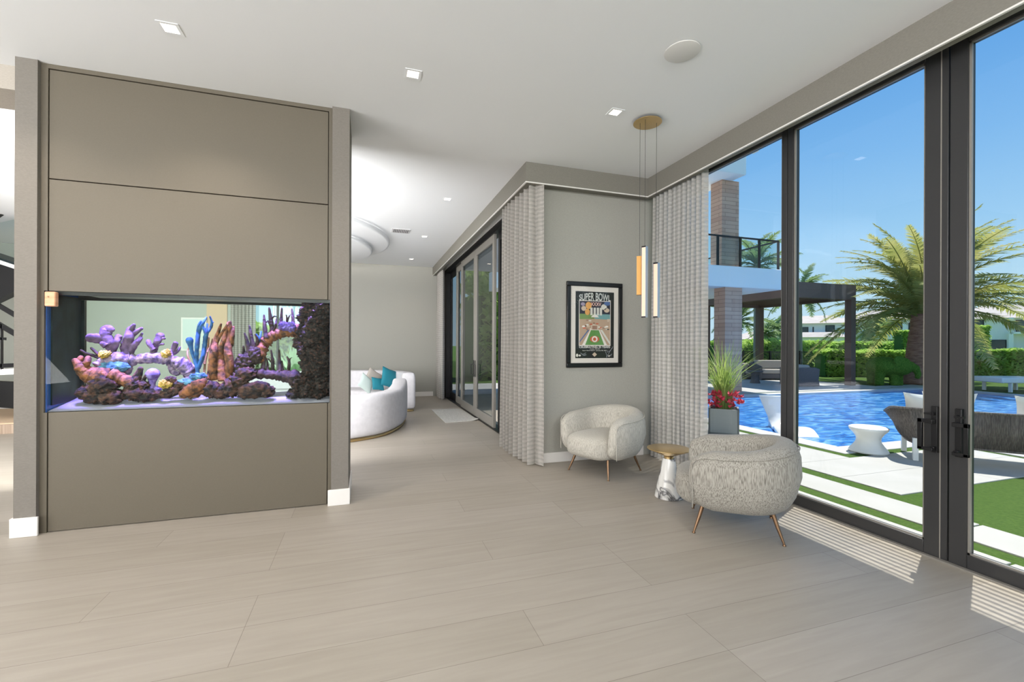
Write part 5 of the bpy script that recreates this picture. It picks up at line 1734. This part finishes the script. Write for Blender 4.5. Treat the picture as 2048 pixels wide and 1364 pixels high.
# wicker sofa group under the pergola
def wicker(name, u0, u1, v0, v1, vc, d, dep, label, cat, arm=False):
    c0 = atD((u0 + u1) / 2, v1, d)
    mp = d / F_PX
    r = empty(name, (c0.x, c0.y, PZ), -YAW, label=label, cat=cat, group='wicker lounge furniture under the pergola')
    w, h = (u1 - u0) * mp / 2, (v1 - v0) * mp
    sh = (v1 - vc) * mp
    MB().box((-w, -.0, .05), (w, dep, sh * .6)).build('base', 'wicker', r, local=True, bevel=.02)
    MB().box((-w, dep - .12, .05), (w, dep, h)).build('backrest', 'wicker', r, local=True, bevel=.03)
    for s_ in (-1, 1):
        MB().prism([(0, 0), (dep, 0), (dep, h), (dep * .6, h * .9), (-.06, h * .74)], 0, s_ * w - .06, s_ * w + .06).build('arm', 'wicker', r, local=True, bevel=.02)
    MB().box((-w + .08, .0, sh * .6), (w - .08, dep - .12, sh)).build('seat_cushion', 'cushgrey', r, local=True, bevel=.04)
    MB().box((-w + .08, dep - .30, sh), (w - .08, dep - .12, h * 1.08)).build('back_cushion', 'cushgrey', r, local=True, bevel=.05)
    for s_ in (-1, 1):
        for q in (.06, dep - .06):
            MB().box((s_ * (w - .06) - .03, q - .03, 0), (s_ * (w - .06) + .03, q + .03, .06)).build('leg', 'black', r, local=True)
    return r
wicker('wicker_sofa', 1521, 1598, 730, 766, 745, 19.8, .85, 'long wicker sofa with grey cushions under the pergola', 'sofa')
wicker('wicker_chair', 1487, 1512, 735, 764, 747, 20.2, .8, 'wicker chair half hidden behind the clad pillar', 'chair')
# the large wicker chair seen from its side
wc = atZ(1617, 773, PZ)
r = empty('wicker_chair', wc, -YAW, label='large wicker armchair end-on beside the pergola post', cat='chair', group='wicker lounge furniture under the pergola')
mpw = wc.dot(fwd) / F_PX
w, h = 24 * mpw, 38 * mpw
MB().prism([(-w, 0), (w * .98, 0), (w * .88, h * .35), (w * .98, h * .92), (w * .6, h), (-w, h * .96)], 1, 0, .12).build('arm', 'wicker', r, local=True, bevel=.03)
MB().prism([(-w, 0), (w * .98, 0), (w * .88, h * .35), (w * .98, h * .92), (w * .6, h), (-w, h * .96)], 1, .95, 1.07).build('arm', 'wicker', r, local=True, bevel=.03)
MB().box((-w, .1, .05), (w * .85, .97, h * .45)).build('base', 'wicker', r, local=True)
MB().box((w * .55, .1, h * .4), (w * .9, .97, h * .98)).build('backrest', 'wicker', r, local=True, bevel=.03)
MB().box((-w * .95, .12, h * .45), (w * .55, .95, h * .75)).build('seat_cushion', 'cushgrey', r, local=True, bevel=.05)
MB().box((-w * .9, .2, h * .75), (w * .5, .9, h * 1.12)).build('back_cushion', 'cushgrey', r, local=True, bevel=.08)
# drum side table
tb = atZ(1510, 766, PZ)
tag(MB().lathe([(.20, 0), (.15, .15), (.12, .3), (.18, .42), (.30, .46), (.30, .49), (.0, .49)], (tb.x, tb.y, PZ), 28).build('drum_table', 'wicker', smooth=True), 'dark hourglass side table beside the wicker sofa', 'side table')

# ================================================================== NEIGHBOURING HOUSES
def house(name, uc, d, label):
    p = gpt(uc, d)
    p.z = -.06
    r = empty(name, p, -math.atan2(ray(uc, 690).x, ray(uc, 690).y), label=label, cat='house', group='white houses beyond the pool')
    k = d / F_PX * math.hypot(ray(uc, 690).x, ray(uc, 690).y)
    kk = d / F_PX
    def X_(u): return (u - uc) * kk
    def Z_(v): return 1.56 + (691.5 - v) * kk
    return r, X_, Z_
def hroof(mb, x0, x1, y0, y1, z0, z1, ins):
    mb.add([(x0, y0, z0), (x1, y0, z0), (x1, y1, z0), (x0, y1, z0), (x0 + ins, (y0 + y1) / 2 - .1, z1), (x1 - ins, (y0 + y1) / 2 - .1, z1), (x1 - ins, (y0 + y1) / 2 + .1, z1), (x0 + ins, (y0 + y1) / 2 + .1, z1)],
           [(0, 1, 5, 4), (1, 2, 6, 5), (2, 3, 7, 6), (3, 0, 4, 7), (4, 5, 6, 7), (0, 3, 2, 1)])
def hwin(r, X_, Z_, u0, u1, v0, v1, y=-.05):
    o = MB().box((X_(u0), y - .03, Z_(v1)), (X_(u1), y + .06, Z_(v0))).build('window', 'black', r, local=True)
    MB().box((X_(u0) + .12, y - .05, Z_(v1) + .12), (X_(u1) - .12, y + .02, Z_(v0) - .12)).build('pane', 'darkglass', o, local=True)
r, X_, Z_ = house('house', 1625, 85, 'white two-storey house with grey hip roofs left of the pergola post')
MB().box((X_(1560), 0, 0), (X_(1693), 9, Z_(647))).build('wall', 'whitematte', r, local=True)
MB().box((X_(1585), -3, 0), (X_(1682), 0, Z_(676))).build('front_wall', 'whitematte', r, local=True)
m_ = MB(); hroof(m_, X_(1550), X_(1700), -.8, 10, Z_(648), Z_(630), 4.5); m_.build('roof', 'roof', r, local=True)
m_ = MB(); hroof(m_, X_(1578), X_(1688), -3.8, .2, Z_(676), Z_(666), 2.5); m_.build('front_roof', 'roof', r, local=True)
for a in ((1601, 1618, 655, 667), (1646, 1661, 652, 665), (1625, 1627, 655, 666)):
    hwin(r, X_, Z_, *a)
r, X_, Z_ = house('house', 1770, 85, 'white two-storey house with open balcony behind the date palm')
MB().box((X_(1693), 0, 0), (X_(1862), 9, Z_(640))).build('wall', 'whitematte', r, local=True)
m_ = MB(); hroof(m_, X_(1686), X_(1872), -1, 10, Z_(640), Z_(618), 5); m_.build('roof', 'roof', r, local=True)
MB().box((X_(1740), -2, Z_(679)), (X_(1800), 0, Z_(670))).build('balcony_slab', 'whitematte', r, local=True)
for u in (1743, 1799):
    MB().box((X_(u) - .3, -2, 0), (X_(u) + .3, -1.5, Z_(640))).build('column', 'whitematte', r, local=True)
for a in ((1757, 1796, 645, 669), (1712, 1728, 648, 662), (1720, 1738, 682, 703), (1775, 1796, 682, 700), (1747, 1750, 682, 700), (1805, 1840, 647, 664)):
    hwin(r, X_, Z_, *a)
r, X_, Z_ = house('house', 2010, 72, 'white two-storey house with dark garage opening at far right')
MB().box((X_(1925), 0, 0), (X_(2140), 9, Z_(636))).build('wall', 'whitematte', r, local=True)
m_ = MB(); hroof(m_, X_(1915), X_(2150), -1, 10, Z_(636), Z_(606), 5); m_.build('roof', 'roof', r, local=True)
MB().box((X_(2016), -2, Z_(668)), (X_(2140), 0, Z_(664))).build('balcony_slab', 'whitematte', r, local=True)
for u in (2018, 2075):
    MB().box((X_(u) - .25, -2, 0), (X_(u) + .25, -1.5, Z_(636))).build('column', 'whitematte', r, local=True)
for a in ((1956, 1981, 638, 656), (2024, 2070, 640, 664), (1968, 2012, 679, 700), (2050, 2068, 640, 660)):
    hwin(r, X_, Z_, *a)
r, X_, Z_ = house('house', 1520, 95, 'low grey-roofed house far behind the clad pillar')
MB().box((X_(1470), 0, 0), (X_(1556), 8, Z_(680))).build('wall', 'whitematte', r, local=True)
m_ = MB(); hroof(m_, X_(1462), X_(1564), -1, 9, Z_(680), Z_(664), 4); m_.build('roof', 'roof', r, local=True)
hwin(r, X_, Z_, 1548, 1555, 684, 696)
hwin(r, X_, Z_, 1500, 1508, 684, 694)
